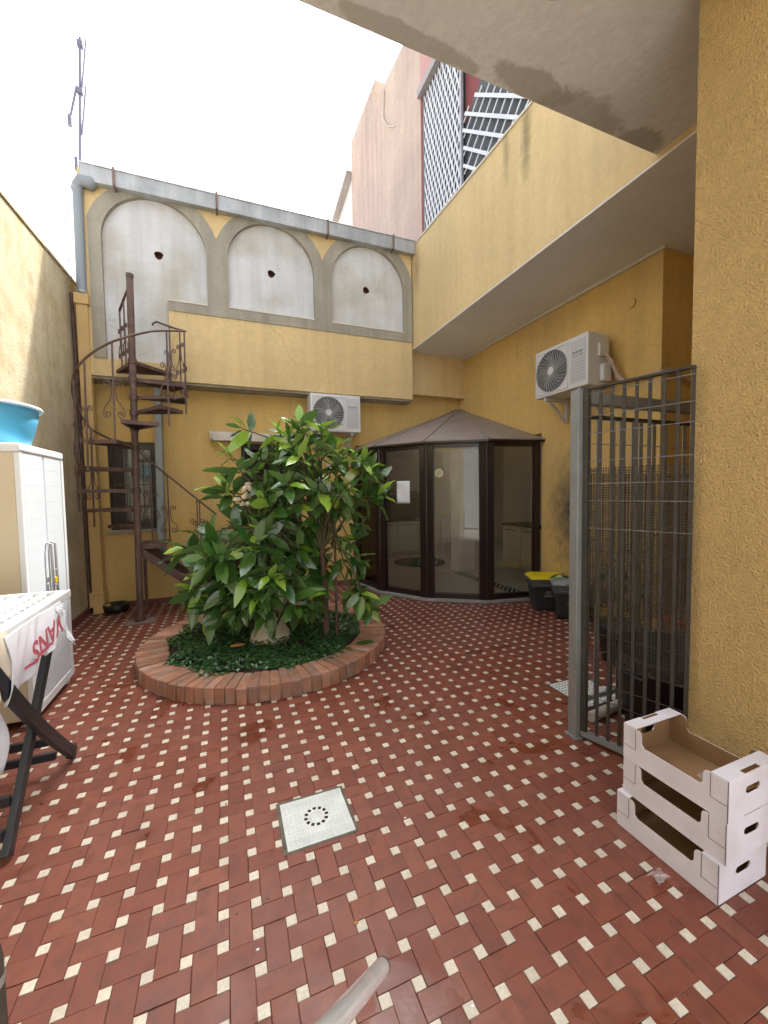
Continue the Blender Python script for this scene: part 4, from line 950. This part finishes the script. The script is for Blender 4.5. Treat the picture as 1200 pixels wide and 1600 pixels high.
plant(tre, cl, pw(.25, 1.55, 0), None, [tb_, tb_+Vector((.0, .01, .45)), tb_+Vector((-.02, 0, .85)), tb_+Vector((.02, .0, 1.15)), tb_+Vector((-.04, .02, 1.5))], [.034, .03, .026, .022, .015],
      lambda u, z, w: .75 if z > 1.85 else (.35 if u > .7 else .12), (7, 10), .22)
tag(MB().tube([pw(.42, .11, .08), pw(.41, 1.5, .04)], .012, 6).build('plant_stake', M['stair']), 'thin brown stake standing beside the small tree trunk', 'stake')

# ------------------------------------------------------------------ bins
def wheelie(label, x, y, rz, lidm):
    t = thing('waste_bin', label, 'bin', (x, y, 0), group='waste bins beside the glass bay')
    t.rotation_euler = (0, 0, rz)
    def put(mb, name, m, bevel=0., parent=t):
        me = mb.mesh(name, m); o = bpy.data.objects.new(name, me); COL.objects.link(o); o.parent = parent
        if bevel:
            q = o.modifiers.new('b', 'BEVEL'); q.width = bevel; q.segments = 3; q.limit_method = 'ANGLE'; q.angle_limit = R_(30)
        return o
    h = .40; a, c = .115, .155; d, e = .155, .195
    put(MB().hexa([(-c, -a, 0), (c, -a, 0), (c, a, 0), (-c, a, 0), (-e, -d, h), (e, -d, h), (e, d, h), (-e, d, h)]), 'body', M['bin'], .025)
    put(MB().hexa([(-e-.008, -d-.008, h-.10), (e+.008, -d-.008, h-.10), (e+.008, d+.008, h-.10), (-e-.008, d+.008, h-.10), (-e-.02, -d-.02, h), (e+.02, -d-.02, h), (e+.02, d+.02, h), (-e-.02, d+.02, h)]), 'rim', M['binrim'], .012)
    ld = put(MB().hexa([(-e-.028, -d-.028, h+.002), (e+.028, -d-.028, h+.002), (e+.028, d+.028, h+.002), (-e-.028, d+.028, h+.002), (-e+.03, -d+.03, h+.045), (e-.03, -d+.03, h+.045), (e-.03, d-.03, h+.045), (-e+.03, d-.03, h+.045)]), 'lid', lidm, .012)
    put(MB().hexa([(-.09, -.06, h+.045), (.09, -.06, h+.045), (.09, .06, h+.045), (-.09, .06, h+.045), (-.08, -.05, h+.055), (.08, -.05, h+.055), (.08, .05, h+.055), (-.08, .05, h+.055)]), 'lid_panel', lidm, .004, ld)
    hd = MB().tube([(-.13, -d-.02, h-.03), (-.13, -d-.05, h-.06), (.13, -d-.05, h-.06), (.13, -d-.02, h-.03)], .008, 6); put(hd, 'handle', M['binrim'])
    pm = MB(); r = random.Random(int(x*100+y*10))
    for q, (w_, zz) in enumerate(((.06, .245), (.08, .230), (.05, .215), (.11, .195), (.10, .182))):
        xx = -w_/2
        while xx < w_/2:
            l = r.uniform(.006, .016); yy = -(a+(d-a)*zz/h)-.0015; pm.box((xx, yy, zz), (min(xx+l, w_/2), yy-.001, zz+.007)); xx += l+.004
    put(pm, 'print', M['paleprint'])
    return t
wheelie('dark grey waste bin with a bright yellow lid', 3.70, 3.90, R_(-28), M['yellowlid'])
wheelie('dark grey waste bin with grey lid and leaf scraps on top', 3.72, 3.52, R_(-38), M['greylid'])
t = thing('leaf_scraps', 'green leaf scraps lying on the grey bin lid', 'leaves', (3.74, 3.56, .45))
for k in range(16):
    v = k % 6; o = inst('leaf', LV['leaf' if k % 3 else 'leafnew'][v][1], t, (3.74+rng.normal(0, .06), 3.60+rng.normal(0, .07), .455+.02*rng.uniform()), (rng.normal(0, .3), rng.normal(0, .3), rng.uniform(0, 6.28)), (.10, .10, .10))

# ------------------------------------------------------------------ metal gate and mesh fence
gt0, gt1 = Vector((1.955, 1.745, 0)), Vector((2.105, 1.27, 0)); gd = (gt1-gt0).normalized(); gl = (gt1-gt0).length; gn = Vector((gd.y, -gd.x, 0))
ga = thing('metal_gate', 'dark steel bar gate between the grey post and the yellow pillar', 'gate', (gt0.x, gt0.y, 0))
ZG = 2.07
MB().box((1.903, 1.755, 0), (1.948, 1.815, ZG)).build('post', M['post'], ga, bevel=.004)
MB().box((1.89, 1.74, .001), (1.97, 1.83, .012)).build('foot_plate', M['post'], ga)
def gp_(s, z, o=0.): p = gt0+gd*s*gl+gn*o; return (p.x, p.y, z)
MB().bar(gp_(-.02, ZG), gp_(1.02, ZG+.005), .03, .012).build('top_rail', M['darksteel'], ga)
MB().bar(gp_(-.02, .035), gp_(1.02, .035), .035, .03).build('bottom_rail', M['post'], ga)
MB().bar(gp_(.0, .0), gp_(.0, ZG), .03, .03, up=gn).build('stile', M['darksteel'], ga)
for k in range(9):
    s = .03+k*.122; MB().bar(gp_(s, .05), gp_(s, ZG), .017, .006, up=gn).build('bar', M['darksteel'], ga)
for k in range(16):
    z = .12+k*.128+(.03 if k % 3 == 1 else 0); MB().tube([gp_(-.01, z, .006), gp_(1.02, z, .006)], .0022, 5).build('rod', M['darksteel'] if z < 1.2 else M['wiregrey'], ga)
mb = MB()
for k in range(int(gl/.0135)):
    s = .28+(k*.0135/gl)
    if s > 1.02: break
    mb.bar(gp_(s, .49, -.012), gp_(s, 1.62, -.012), .003, .003, up=gn)
for z in np.arange(.49, 1.62, .0135): mb.bar(gp_(.28 if z < .82 else .02, z, -.012), gp_(1.02, z, -.012), .003, .003)
for k in range(int(.27*gl/.0135)): mb.bar(gp_(.02+k*.0135/gl, .82, -.012), gp_(.02+k*.0135/gl, 1.62, -.012), .003, .003, up=gn)
mb.build('wire_mesh', M['darksteel'], ga, stuff=True)
fe = thing('mesh_fence', 'galvanised bar fence with wire mesh behind the metal gate', 'fence', (2.9, 2.0, 0))
MB().box((2.10, 1.90, 2.035), (3.94, 1.96, 2.105)).build('top_beam', M['post'], fe)
MB().box((2.18, 1.985, 1.96), (3.94, 2.005, 1.985)).build('rail', M['darksteel'], fe)
MB().box((2.18, 1.985, .05), (3.94, 2.005, .08)).build('rail', M['galv'], fe)
k = 0; x = 2.21
while x < 3.9:
    MB().box((x-.019, 1.98, .0), (x+.019, 1.984, 1.96)).build('bar', M['galv'], fe); x += (.075, .135)[k % 2] if k % 3 else .12; k += 1
for z in (.35, .75, 1.15, 1.62, 1.80): MB().tube([(2.18, 2.012, z), (3.94, 2.012, z)], .003, 5).build('rod', M['wiregrey'], fe)
mb = MB()
for x in np.arange(2.18, 3.94, .0145): mb.box((x-.0015, 2.016, .52), (x+.0015, 2.018, 1.60))
for z in np.arange(.52, 1.60, .0145): mb.box((2.18, 2.019, z-.0015), (3.94, 2.021, z+.0015))
mb.build('wire_mesh', M['darksteel'], fe, stuff=True)
t = thing('black_tub', 'large black plastic tub standing behind the gate bars', 'tub', (2.62, 1.62, 0))
MB().lathe([(.001, .004), (.26, .004), (.33, .48), (.345, .48), (.345, .505), (.32, .505), (.25, .03), (.001, .03)], (2.52, 1.58, 0), 28).build('shell', M['tub'], t)
for s in (-1, 1): MB().tube([(2.52+s*.345, 1.50, .46), (2.52+s*.385, 1.52, .42), (2.52+s*.385, 1.64, .42), (2.52+s*.345, 1.66, .46)], .01, 6).build('handle', M['tub'], t)
tag(MB().tube([(2.62, 1.72, .66), (2.80, 1.56, .57), (3.1, 1.30, .42)], .012, 8).build('broom_handle', M['orange']), 'orange red broom handle lying across the black tub', 'broom')
tag(MB().tube([(2.13, 1.85, .035), (2.55, 1.905, .035)], .032, 10).build('white_pipe', M['plank']), 'pale grey pipe lying on the floor beneath the mesh fence', 'pipe')
gr = thing('floor_grate', 'white square floor grate in the tiles beside the gate', 'grate', ((GRT[0]+GRT[1])/2, (GRT[2]+GRT[3])/2, 0))
mb = MB().box((GRT[0]-.008, GRT[2]-.008, -.0033), (GRT[1]+.008, GRT[3]+.008, .0028)); mb.build('pit', M['manframe'], gr)
for k in range(12):
    x = GRT[0]+.008+k*(GRT[1]-GRT[0]-.016)/11; MB().box((x-.0062, GRT[2]+.004, .0030), (x+.0062, GRT[3]-.004, .006)).build('bar', M['grate'], gr)
for k in range(12):
    y = GRT[2]+.008+k*(GRT[3]-GRT[2]-.016)/11; MB().box((GRT[0]+.004, y-.0062, .0030), (GRT[1]-.004, y+.0062, .0058)).build('bar', M['grate'], gr)
t = thing('leafy_pot_plant', 'dark leafy pot plant standing behind the mesh fence', 'plant', (3.15, 2.45, 0))
MB().lathe([(.001, .003), (.13, .003), (.18, .30), (.19, .30), (.19, .33), (.16, .33), (.001, .28)], (3.15, 2.45, 0), 22).build('pot', M['bin'], t)
mb = MB()
for k in range(260):
    c = Vector((3.12+rng.normal(0, .16), 2.45+rng.normal(0, .12), .62+rng.normal(0, .14))); b_, me = LV['leaf'][k % 6]
    Mx = Matrix.Translation(c) @ Matrix.Rotation(rng.uniform(0, 6.28), 4, 'Z') @ Matrix.Rotation(rng.uniform(-.6, .9), 4, 'Y') @ Matrix.Scale(rng.uniform(.05, .09), 4); mb.add([Mx @ Vector(q) for q in b_.v], b_.f, True)
mb.build('foliage', M['leaf'], t, stuff=True)

# ------------------------------------------------------------------ cardboard crates
def crate(label, x0, y0, z0, rz=0., w=.30, l=.395, h=.152):
    t = thing('cardboard_crate', label, 'crate', (x0, y0, z0), group='stacked white cardboard produce crates')
    T = .006
    def P(mb, poly, fr, th): return mb.prism(poly, 0, th, fr)
    # long sides (normal x): low middle, raised shoulders with rounded corners
    def side_poly():
        lo = .088; sh = .062
        pts = [(0, 0), (l, 0), (l, h)]
        pts += [(l-sh, h)]+[(l-sh-.018*math.sin(a), h-.018*(1-math.cos(a))) for a in np.linspace(0, math.pi/2, 5)][1:]
        pts += [(l-sh-.019, lo+.012), (l-sh-.03, lo)]
        pts += [(sh+.03, lo), (sh+.019, lo+.012)]
        pts += [(sh+.018*math.sin(a), h-.018*(1-math.cos(a))) for a in np.linspace(math.pi/2, 0, 5)][:-1]+[(sh, h), (0, h)]
        return pts
    sp_ = side_poly()
    for k, x in enumerate((x0, x0+w)):
        s = 1 if k == 0 else -1
        MB().prism(sp_, 0, 1, lambda a, c, z: (x+s*(0 if z == 0 else T*.5), y0+a, z0+c)).build('side_wall', M['cardwhite'], t)
        MB().prism([(a*.985+.003, c*.985+.001) for a, c in sp_], 0, 1, lambda a, c, z: (x+s*(T*.55 if z == 0 else T), y0+a, z0+c)).build('side_liner', M['cardbrown'], t)
    # ends (normal y) with hand hole: built from strips around an oblong hole
    hw, hh, hz = .045, .013, h*.60
    for k, y in enumerate((y0, y0+l)):
        s = 1 if k == 0 else -1
        for ma, a0, a1 in ((M['cardwhite'], 0, .5), (M['cardbrown'], .55, 1)):
            mb = MB(); q0, q1 = sorted((y+s*T*a0, y+s*T*a1)); xa, xb = x0+T, x0+w-T; xc = (xa+xb)/2
            mb.box((xa, q0, z0), (xb, q1, z0+hz-hh)); mb.box((xa, q0, z0+hz+hh), (xb, q1, z0+h))
            for e_, x_ in ((-1, xa), (1, xb)):
                pg = [(x_, z0+hz-hh), (x_, z0+hz+hh), (xc+e_*(hw-hh), z0+hz+hh)]+[(xc+e_*(hw-hh+hh*math.sin(b)), z0+hz+hh*math.cos(b)) for b in np.linspace(.3, math.pi-.3, 7)]+[(xc+e_*(hw-hh), z0+hz-hh)]
                mb.prism(pg if e_ > 0 else pg[::-1], q0, q1, lambda a, c, z: (a, z, c))
            for e_ in (-1, 1):
                mb.box((xc+e_*(hw-hh), q0, z0+hz+hh), (xc, q1, z0+hz+hh+.0005)); mb.box((xc+e_*(hw-hh), q0, z0+hz-hh-.0005), (xc, q1, z0+hz-hh))
            mb.build('end_wall' if a0 == 0 else 'end_liner', ma, t)
        # folded top flap
        mb = MB(); q0, q1 = sorted((y, y+s*.055)); xc = x0+w/2
        mb.box((x0+.001, q0, z0+h), (xc-.05, q1, z0+h+.003)); mb.box((xc+.05, q0, z0+h), (x0+w-.001, q1, z0+h+.003))
        mb.box((xc-.05, q0 if s < 0 else q0+.02, z0+h), (xc+.05, q1-(.02 if s < 0 else 0), z0+h+.003)); mb.build('top_flap', M['cardwhite'], t)
    MB().box((x0+T, y0+T, z0+.003), (x0+w-T, y0+l-T, z0+.008)).build('base', M['cardbrown'], t)
    cr = MB()
    for yy in (y0+.055, y0+l-.055):
        cr.box((x0-.0006, yy-.0012, z0+.062), (x0+.0002, yy+.0012, z0+h-.002)); s2 = -1 if yy < y0+.2 else 1
        cr.box((x0-.0006, min(yy, yy+s2*.052), z0+.061), (x0+.0002, max(yy, yy+s2*.052), z0+.063))
    cr.box((x0-.0008, y0-.0008, z0), (x0+.0012, y0+.0010, z0+h)); cr.build('crease', M['cardedge'], t, stuff=True)
    t.rotation_euler = (0, 0, R_(rz)); return t
crate('bottom white cardboard crate of the stack, set slightly left', 1.588, .836, .002, .4)
crate('middle white cardboard crate of the stack', 1.602, .824, .158, -.6)
crate('top white cardboard crate of the stack with open brown inside', 1.604, .822, .314, .3)
def film(name, label, c, s, seed):
    r = random.Random(seed); off = [[r.uniform(-1, 1) for _ in range(7)] for _ in range(7)]
    m = bpy.data.materials['clear_film'] if 'clear_film' in bpy.data.materials else None
    if m is None:
        m = bpy.data.materials.new('clear_film'); m.use_nodes = True; N = m.node_tree.nodes; L = m.node_tree.links
        tr_ = N.new('ShaderNodeBsdfTransparent'); ms = N.new('ShaderNodeMixShader'); ms.inputs[0].default_value = .2; N['Principled BSDF'].inputs['Roughness'].default_value = .1
        L.new(tr_.outputs[0], ms.inputs[1]); L.new(N['Principled BSDF'].outputs[0], ms.inputs[2]); L.new(ms.outputs[0], N['Material Output'].inputs['Surface'])
    fn = lambda u, v: (c[0]+s*(u-.5)*1.4+.2*s*off[int(u*6)][int(v*6)], c[1]+s*(v-.5)+.15*s*off[int(v*6)][int(u*6)], c[2]+s*.22*(1+off[int(u*6)][int(v*6)]))
    tag(MB().grid(fn, 6, 6, False).build(name, m), label, 'plastic scrap')
film('plastic_scrap', 'crumpled clear plastic scrap on the tiles by the crates', (1.50, .985, .004), .042, 3)
film('plastic_scrap', 'clear plastic scrap lying inside the top crate', (1.76, .98, .325), .045, 5)

# ------------------------------------------------------------------ drain cover
dc = thing('drain_cover', 'pale square drain cover with a ring of slots in the tiles', 'drain cover', ((MAN[0]+MAN[1])/2, (MAN[2]+MAN[3])/2, 0))
MB().box((MAN[0]-.008, MAN[2]-.012, -.0034), (MAN[1]+.014, MAN[3]+.004, .0028)).build('cement_edge', M['manframe'], dc)
cx, cy = (MAN[0]+MAN[1])/2+.005, (MAN[2]+MAN[3])/2-.005
ca, sa = math.cos(R_(-2)), math.sin(R_(-2))
hx, hy = (MAN[1]-MAN[0])/2-.004, (MAN[3]-MAN[2])/2-.004
MB().box((cx-hx, cy-hy, .001), (cx+hx, cy+hy, .0048)).build('plate', M['manhole'], dc, bevel=.002)
rb = MB()
for k in range(5):
    rb.box((cx-hx+.008+k*.001, cy-hy+.006+k*.008, .0045), (cx+hx-.008, cy-hy+.009+k*.008, .0062)); rb.box((cx-hx+.008, cy+hy-.009-k*.008, .0045), (cx+hx-.008, cy+hy-.006-k*.008, .0062))
for q in range(14):
    for k in range(10):
        x = cx-hx+.018+q*(2*hx-.036)/13; y = cy-hy+.05+k*(2*hy-.10)/9
        if math.hypot(x-cx, y-cy) > .062: rb.box((x-.005, y-.004, .0045), (x+.004, y+.003, .0062))
rb.build('raised_pattern', M['manhole'], dc, stuff=True)
MB().lathe([(.034, .0045), (.036, .0075), (.062, .0075), (.064, .0045)], (cx, cy, 0), 40).build('ring', M['grate'], dc)
for k in range(12):
    a = 2*math.pi*k/12; V = [(cx+r*math.cos(a+d), cy+r*math.sin(a+d),   .0080) for r, d in ((.040, -.16), (.056, -.16), (.056, .16), (.040, .16))]
    MB().add(V, [(0, 1, 2, 3)]).build('slot', M['black'], dc)
MB().lathe([(0.001, .0066), (.034, .0066), (.036, .0045)], (cx, cy, 0), 32).build('boss', M['manhole'], dc)

# ------------------------------------------------------------------ left: cabinet, basin, table, clothes
cb = thing('storage_cabinet', 'tall white resin storage cabinet against the left wall', 'cabinet', (-1.42, 3.58, 0))
CX0, CX1, CY0, CY1, CH = -1.65, -1.20, 3.215, 3.93, 1.845
MB().box((CX0, CY0, .05), (CX1-.03, CY1, CH-.06)).build('body', M['cream'], cb, bevel=.006)
MB().box((CX0-.005, CY0-.012, CH-.06), (CX1+.006, CY1+.012, CH)).build('top', M['white'], cb, bevel=.015)
b = MB(); b.box((CX1-.029, CY0-.008, .05), (CX1+.002, CY0+.035, CH-.062)); b.box((CX1-.029, CY1-.035, .05), (CX1+.002, CY1+.008, CH-.062)); b.box((CX1-.029, CY0+.036, .05), (CX1+.002, CY1-.036, .11)); b.build('front_frame', M['white'], cb, bevel=.004)
for k, (y0, y1) in enumerate(((CY0+.038, (CY0+CY1)/2-.002), ((CY0+CY1)/2+.002, CY1-.038))):
    d = MB().box((CX1-.028, y0, .115), (CX1-.004, y1, CH-.085)).build('door', M['resin'], cb, bevel=.004)
    gv = MB()
    for q in range(14): z = .22+q*.113; gv.box((CX1-.0045, y0+.006, z), (CX1-.0030, y1-.006, z+.1115))
    for q in range(14):
        z = .22+q*.113; MB().box((CX1-.0045, y0+.008, z), (CX1-.0022, y1-.008, z+.1115)).build('panel_board', M['resin'], d, bevel=.0008)
hy_ = (CY0+CY1)/2; d = thing('x', 'x', 'x'); bpy.data.objects.remove(d)
for s in (-1, 1): MB().tube([(CX1+.002, hy_+s*.035, .72), (CX1+.03, hy_+s*.035, .73), (CX1+.03, hy_+s*.035, 1.16), (CX1+.002, hy_+s*.035, 1.17)], .010, 6).build('handle', mat('grey_handle', (.30, .29, .29), .5) if s < 0 else bpy.data.materials['grey_handle'], cb)
for z in (.86, .97): MB().bar((CX1+.03, hy_-.035, z), (CX1+.03, hy_+.035, z), .012, .012).build('latch', bpy.data.materials['grey_handle'], cb)
MB().box((CX1+.02, hy_-.03, .88), (CX1+.045, hy_-.005, .92)).build('padlock', M['yellowlid'], cb, bevel=.003)
for y in (CY0+.03, CY1-.07): MB().box((CX1-.07, y, 0), (CX1-.02, y+.05, .049)).build('foot', M['white'], cb)
ba = thing('washing_basin', 'sky blue oval plastic basin on top of the white cabinet', 'basin', (-1.42, 3.45, CH))
MB().lathe([(.001, .004), (.165, .004), (.18, .02), (.215, .15), (.235, .255), (.228, .255), (.205, .15), (.17, .025), (.001, .02)], (-1.425, 3.47, CH), 40, sx=1, sy=1.28).build('bowl', M['blue'], ba)
MB().lathe([(.228, .252), (.25, .245), (.258, .255), (.25, .268), (.23, .266)], (-1.425, 3.47, CH), 40, sx=1, sy=1.26).build('rim', M['bluerim'], ba)
ta = thing('folding_table', 'folding table with white lattice top and black crossed legs', 'table', (-1.2, 2.4, 0))
TX0, TX1, TY0, TY1, TZ = -1.62, -.87, 1.85, 2.875, .95
for a, c in (((TX1-.035, TY0, TZ-.045), (TX1, TY1, TZ)), ((TX0, TY0, TZ-.045), (TX0+.035, TY1, TZ)), ((TX0+.036, TY1-.035, TZ-.045), (TX1-.036, TY1, TZ)), ((TX0+.036, TY0, TZ-.045), (TX1-.036, TY0+.035, TZ))): MB().box(a, c).build('edge_rail', M['white'], ta, bevel=.005)
n = 11
for k in range(n): x = TX0+.05+k*(TX1-TX0-.10)/(n-1); MB().box((x-.012, TY0+.036, TZ-.022), (x+.012, TY1-.036, TZ-.004)).build('slat', M['white'], ta)
for k in range(15): y = TY0+.06+k*(TY1-TY0-.12)/14; MB().box((TX0+.036, y-.010, TZ-.036), (TX1-.036, y+.010, TZ-.0225)).build('cross_slat', M['white'], ta)
def bent(p, q, bow, w, h, nm, x):
    pts = [Vector((x, p[0]+(q[0]-p[0])*t, p[1]+(q[1]-p[1])*t-bow*math.sin(math.pi*t))) for t in np.linspace(0, 1, 9)]
    mb = MB(); V = []
    for i, c in enumerate(pts):
        t = (pts[min(i+1, 8)]-pts[max(i-1, 0)]).normalized(); nn = Vector((0, -t.z, t.y))
        for sx, sn in ((-1, -1), (1, -1), (1, 1), (-1, 1)): V.append(c+Vector((sx*w/2, 0, 0))+nn*sn*h/2)
    F = [(i*4+k, i*4+(k+1) % 4, (i+1)*4+(k+1) % 4, (i+1)*4+k) for i in range(8) for k in range(4)]+[(3, 2, 1, 0), (32, 33, 34, 35)]
    return mb.add(V, F).build(nm, M['blackwood'], ta, bevel=.003)
for x, dx in ((-.885, 0), (-1.59, 0)):
    bent((2.045, .022), (2.70, .905), 0, .028, .055, 'leg', x); bent((2.73, .03), (1.93, .86), .035, .028, .060, 'leg', x+.030 if x > -1 else x+.031)
    MB().box((x+.014, 2.66, .045), (x+.046, 2.73, .09)).build('foot_block', M['blackwood'], ta)
for y, z in ((2.07, .10), (2.14, .20), (2.62, .10), (2.55, .22)): MB().box((-1.60, y-.012, z-.02), (-.90, y+.012, z+.02)).build('crossbar', M['blackwood'], ta)
# t-shirt hanging upside down over the table edge
def shirt(u, v):
    y = 2.06+.60*u; fl = .010*math.sin(u*19+v*3)+.014*math.sin(u*8+1+3*v)+.006*math.sin(u*41+v*9)
    ln = .23+.05*math.sin(u*4.2+2.2)+.02*math.sin(u*13)-(.05 if u > .8 else 0)
    return (-.858+.010*math.sin(v*3)+fl*(.15+v)+.02*v*v, y+.05*v*(u-.35)+.02*math.sin(v*5+u*8)*v, TZ-.018-ln*v-.012*math.sin(u*30)*v)
ts = thing('tshirt', 'white t shirt with faded red lettering hung over the table edge', 'shirt', (-.87, 2.4, .95))
MB().grid(shirt, 80, 36).build('cloth', M['cloth'], ts, solid=.003)
def sleeve(u, v):
    a = u*2*math.pi; r = .045+.012*math.sin(a*3+v*4)
    return (-.85+.02*math.cos(a)+.03*v, 2.63+r*math.sin(a)+.05*v, TZ-.05-.20*v+.015*math.sin(a*2))
MB().grid(sleeve, 28, 12).build('sleeve', M['cloth'], ts, solid=.003)
text('lettering', 'VANS', .135, M['redprint'], ts, frame_mat((-.80, 2.325, .842), (0, -1, -.14), (0, .14, -1)), ext=.0005)
def on_shirt(y, z):
    u, v = (y-2.06)/.6, .4
    for _ in range(12):
        p = shirt(u, v); u += (y-p[1])/.6*.8; v += (p[2]-z)/.24*.8
    return shirt(u, v)[0]+.004
lt = ts.children[-1]; off = Vector(lt.location)-Vector((0, 0, 0)); lm = lt.matrix_local.copy(); rl = rootloc(ts)
for vtx in lt.data.vertices:
    w = lm @ vtx.co + rl; vtx.co = (on_shirt(w.y, w.z), w.y, w.z); vtx.co -= rl
lt.matrix_local = Matrix.Identity(4)
sv = [(y,   .756+.14*(y-2.22)+dz) for y in np.linspace(2.19, 2.42, 14) for dz in (0, -.012)]
MB().add([(on_shirt(y, z)+.001, y, z) for y, z in sv], [(2*k, 2*k+2, 2*k+3, 2*k+1) for k in range(13)]).build('print_stroke', M['redprint'], ts)
def cloth_b(u, v):
    y = 1.80+.30*u; ln = .22+.05*math.sin(u*4+1)
    if v < .12: return (-1.02+.155*v/.12, y, TZ+.010)
    q = (v-.12)/.88; return (-.864+.02*math.sin(u*16+q*2)*q+.01*q, y+.05*q*math.sin(q*2), TZ+.010-ln*q)
tag(MB().grid(cloth_b, 40, 24).build('hanging_cloth', M['cloth2'], solid=.003), 'cream creased cloth hanging beside the white t shirt', 'cloth')
def cloth_c(u, v):
    x = -1.40+.44*u; return (x+.02*math.sin(v*6), 2.20+.03*math.sin(u*14)+.03*math.sin(v*5), .16+.62*v-.12*(1-v)*math.sin(u*5))
tag(MB().grid(cloth_c, 30, 16).build('folded_sheet', M['cloth'], solid=.004), 'white sheet hanging low between the black table legs', 'sheet')
t = tag(MB().lathe([(.001, .004), (.115, .004), (.14, .02), (.15, .10), (.135, .11), (.12, .10), (.001, .03)], (-1.36, 6.05, 0), 20).build('black_basin', M['blackplastic']), 'low black plastic dish on the floor in the rear corner', 'dish')

# ------------------------------------------------------------------ foreground bits
tp = thing('metal_tube', 'shiny silver metal tube end poking up at the bottom foreground', 'tube', (-.12, .10, 0))
tip = Vector((.162, .442, .908)); bk = Vector((.045, .303, 1.050))
MB().tube([tip, tip.lerp(bk, .5), bk, bk+Vector((-.03, -.04, .01)), bk+Vector((-.06, -.09, -.06)), bk+Vector((-.06, -.09, -1.045))], [.0095, .010, .0105, .0105, .0105, .0105], 18).build('pipe', M['silver'], tp)
MB().tube([tip-(bk-tip).normalized()*.001, tip-(bk-tip).normalized()*  .004], .0098, 18).build('end_cap', mat('worn_tube_end', (.16, .12, .09), .5, .5), tp)
MB().tube([bk+Vector((-.06, -.09, -1.047)), bk+Vector((-.06, -.09, -1.02))], .03, 14).build('foot', M['blackplastic'], tp)
ps = thing('wooden_post', 'weathered dark wooden post top at the lower left edge', 'post', (-.357, .747, 0))
MB().lathe([(.021, 0), (.021, .80), (.018, .825), (.009, .838), (.001, .84)], (-.357, .747, 0), 14).build('shaft', M['oldwood'], ps)
MB().lathe([(.0212, .765), (.022, .768), (.022, .776), (.0212, .78)], (-.357, .747, 0), 14).build('band', M['galv'], ps)
for k, (x, y, s) in enumerate(((.375, 1.275, .010), (.62, .93, .006), (.05, 1.32, .006), (.72, 1.62, .006))):
    tag(MB().prism([(x+s*math.cos(a), y+s*.55*math.sin(a)) for a in np.linspace(0, 6.28, 7)[:-1]], .0015, .003).build('dry_leaf_bit', M['dryleaf'] if k == 0 else M['paper']), ('tiny orange dry leaf on the tiles below the drain cover', 'tiny white speck right of the metal tube tip', 'tiny white speck on tiles left of the dry leaf', 'tiny pale speck on tiles right of the drain cover')[k], 'speck')

mb = MB()
for k in range(170):
    x, y = rng.uniform(-1.3, 3.2), rng.uniform(.6, 5.2); q = rng.uniform(.0012, .0042); a = rng.uniform(0, 6.28)
    if (Vector((x, y))-PLC).length < PLR+.03 or (Vector((x, y))-BAYC).length < BAYR+.1: continue
    mb.prism([(x+q*(1+.5*rng.uniform())*math.cos(a+b), y+q*math.sin(a+b)) for b in (0, 1.3, 2.7, 4.2, 5.2)], .0012, .003)
o = mb.build('grit', mat('dark_grit', (.09, .06, .04), .9)); o['kind'] = 'stuff'; o['label'] = 'scattered dark crumbs of dirt on the red tiles'; o['category'] = 'dirt'
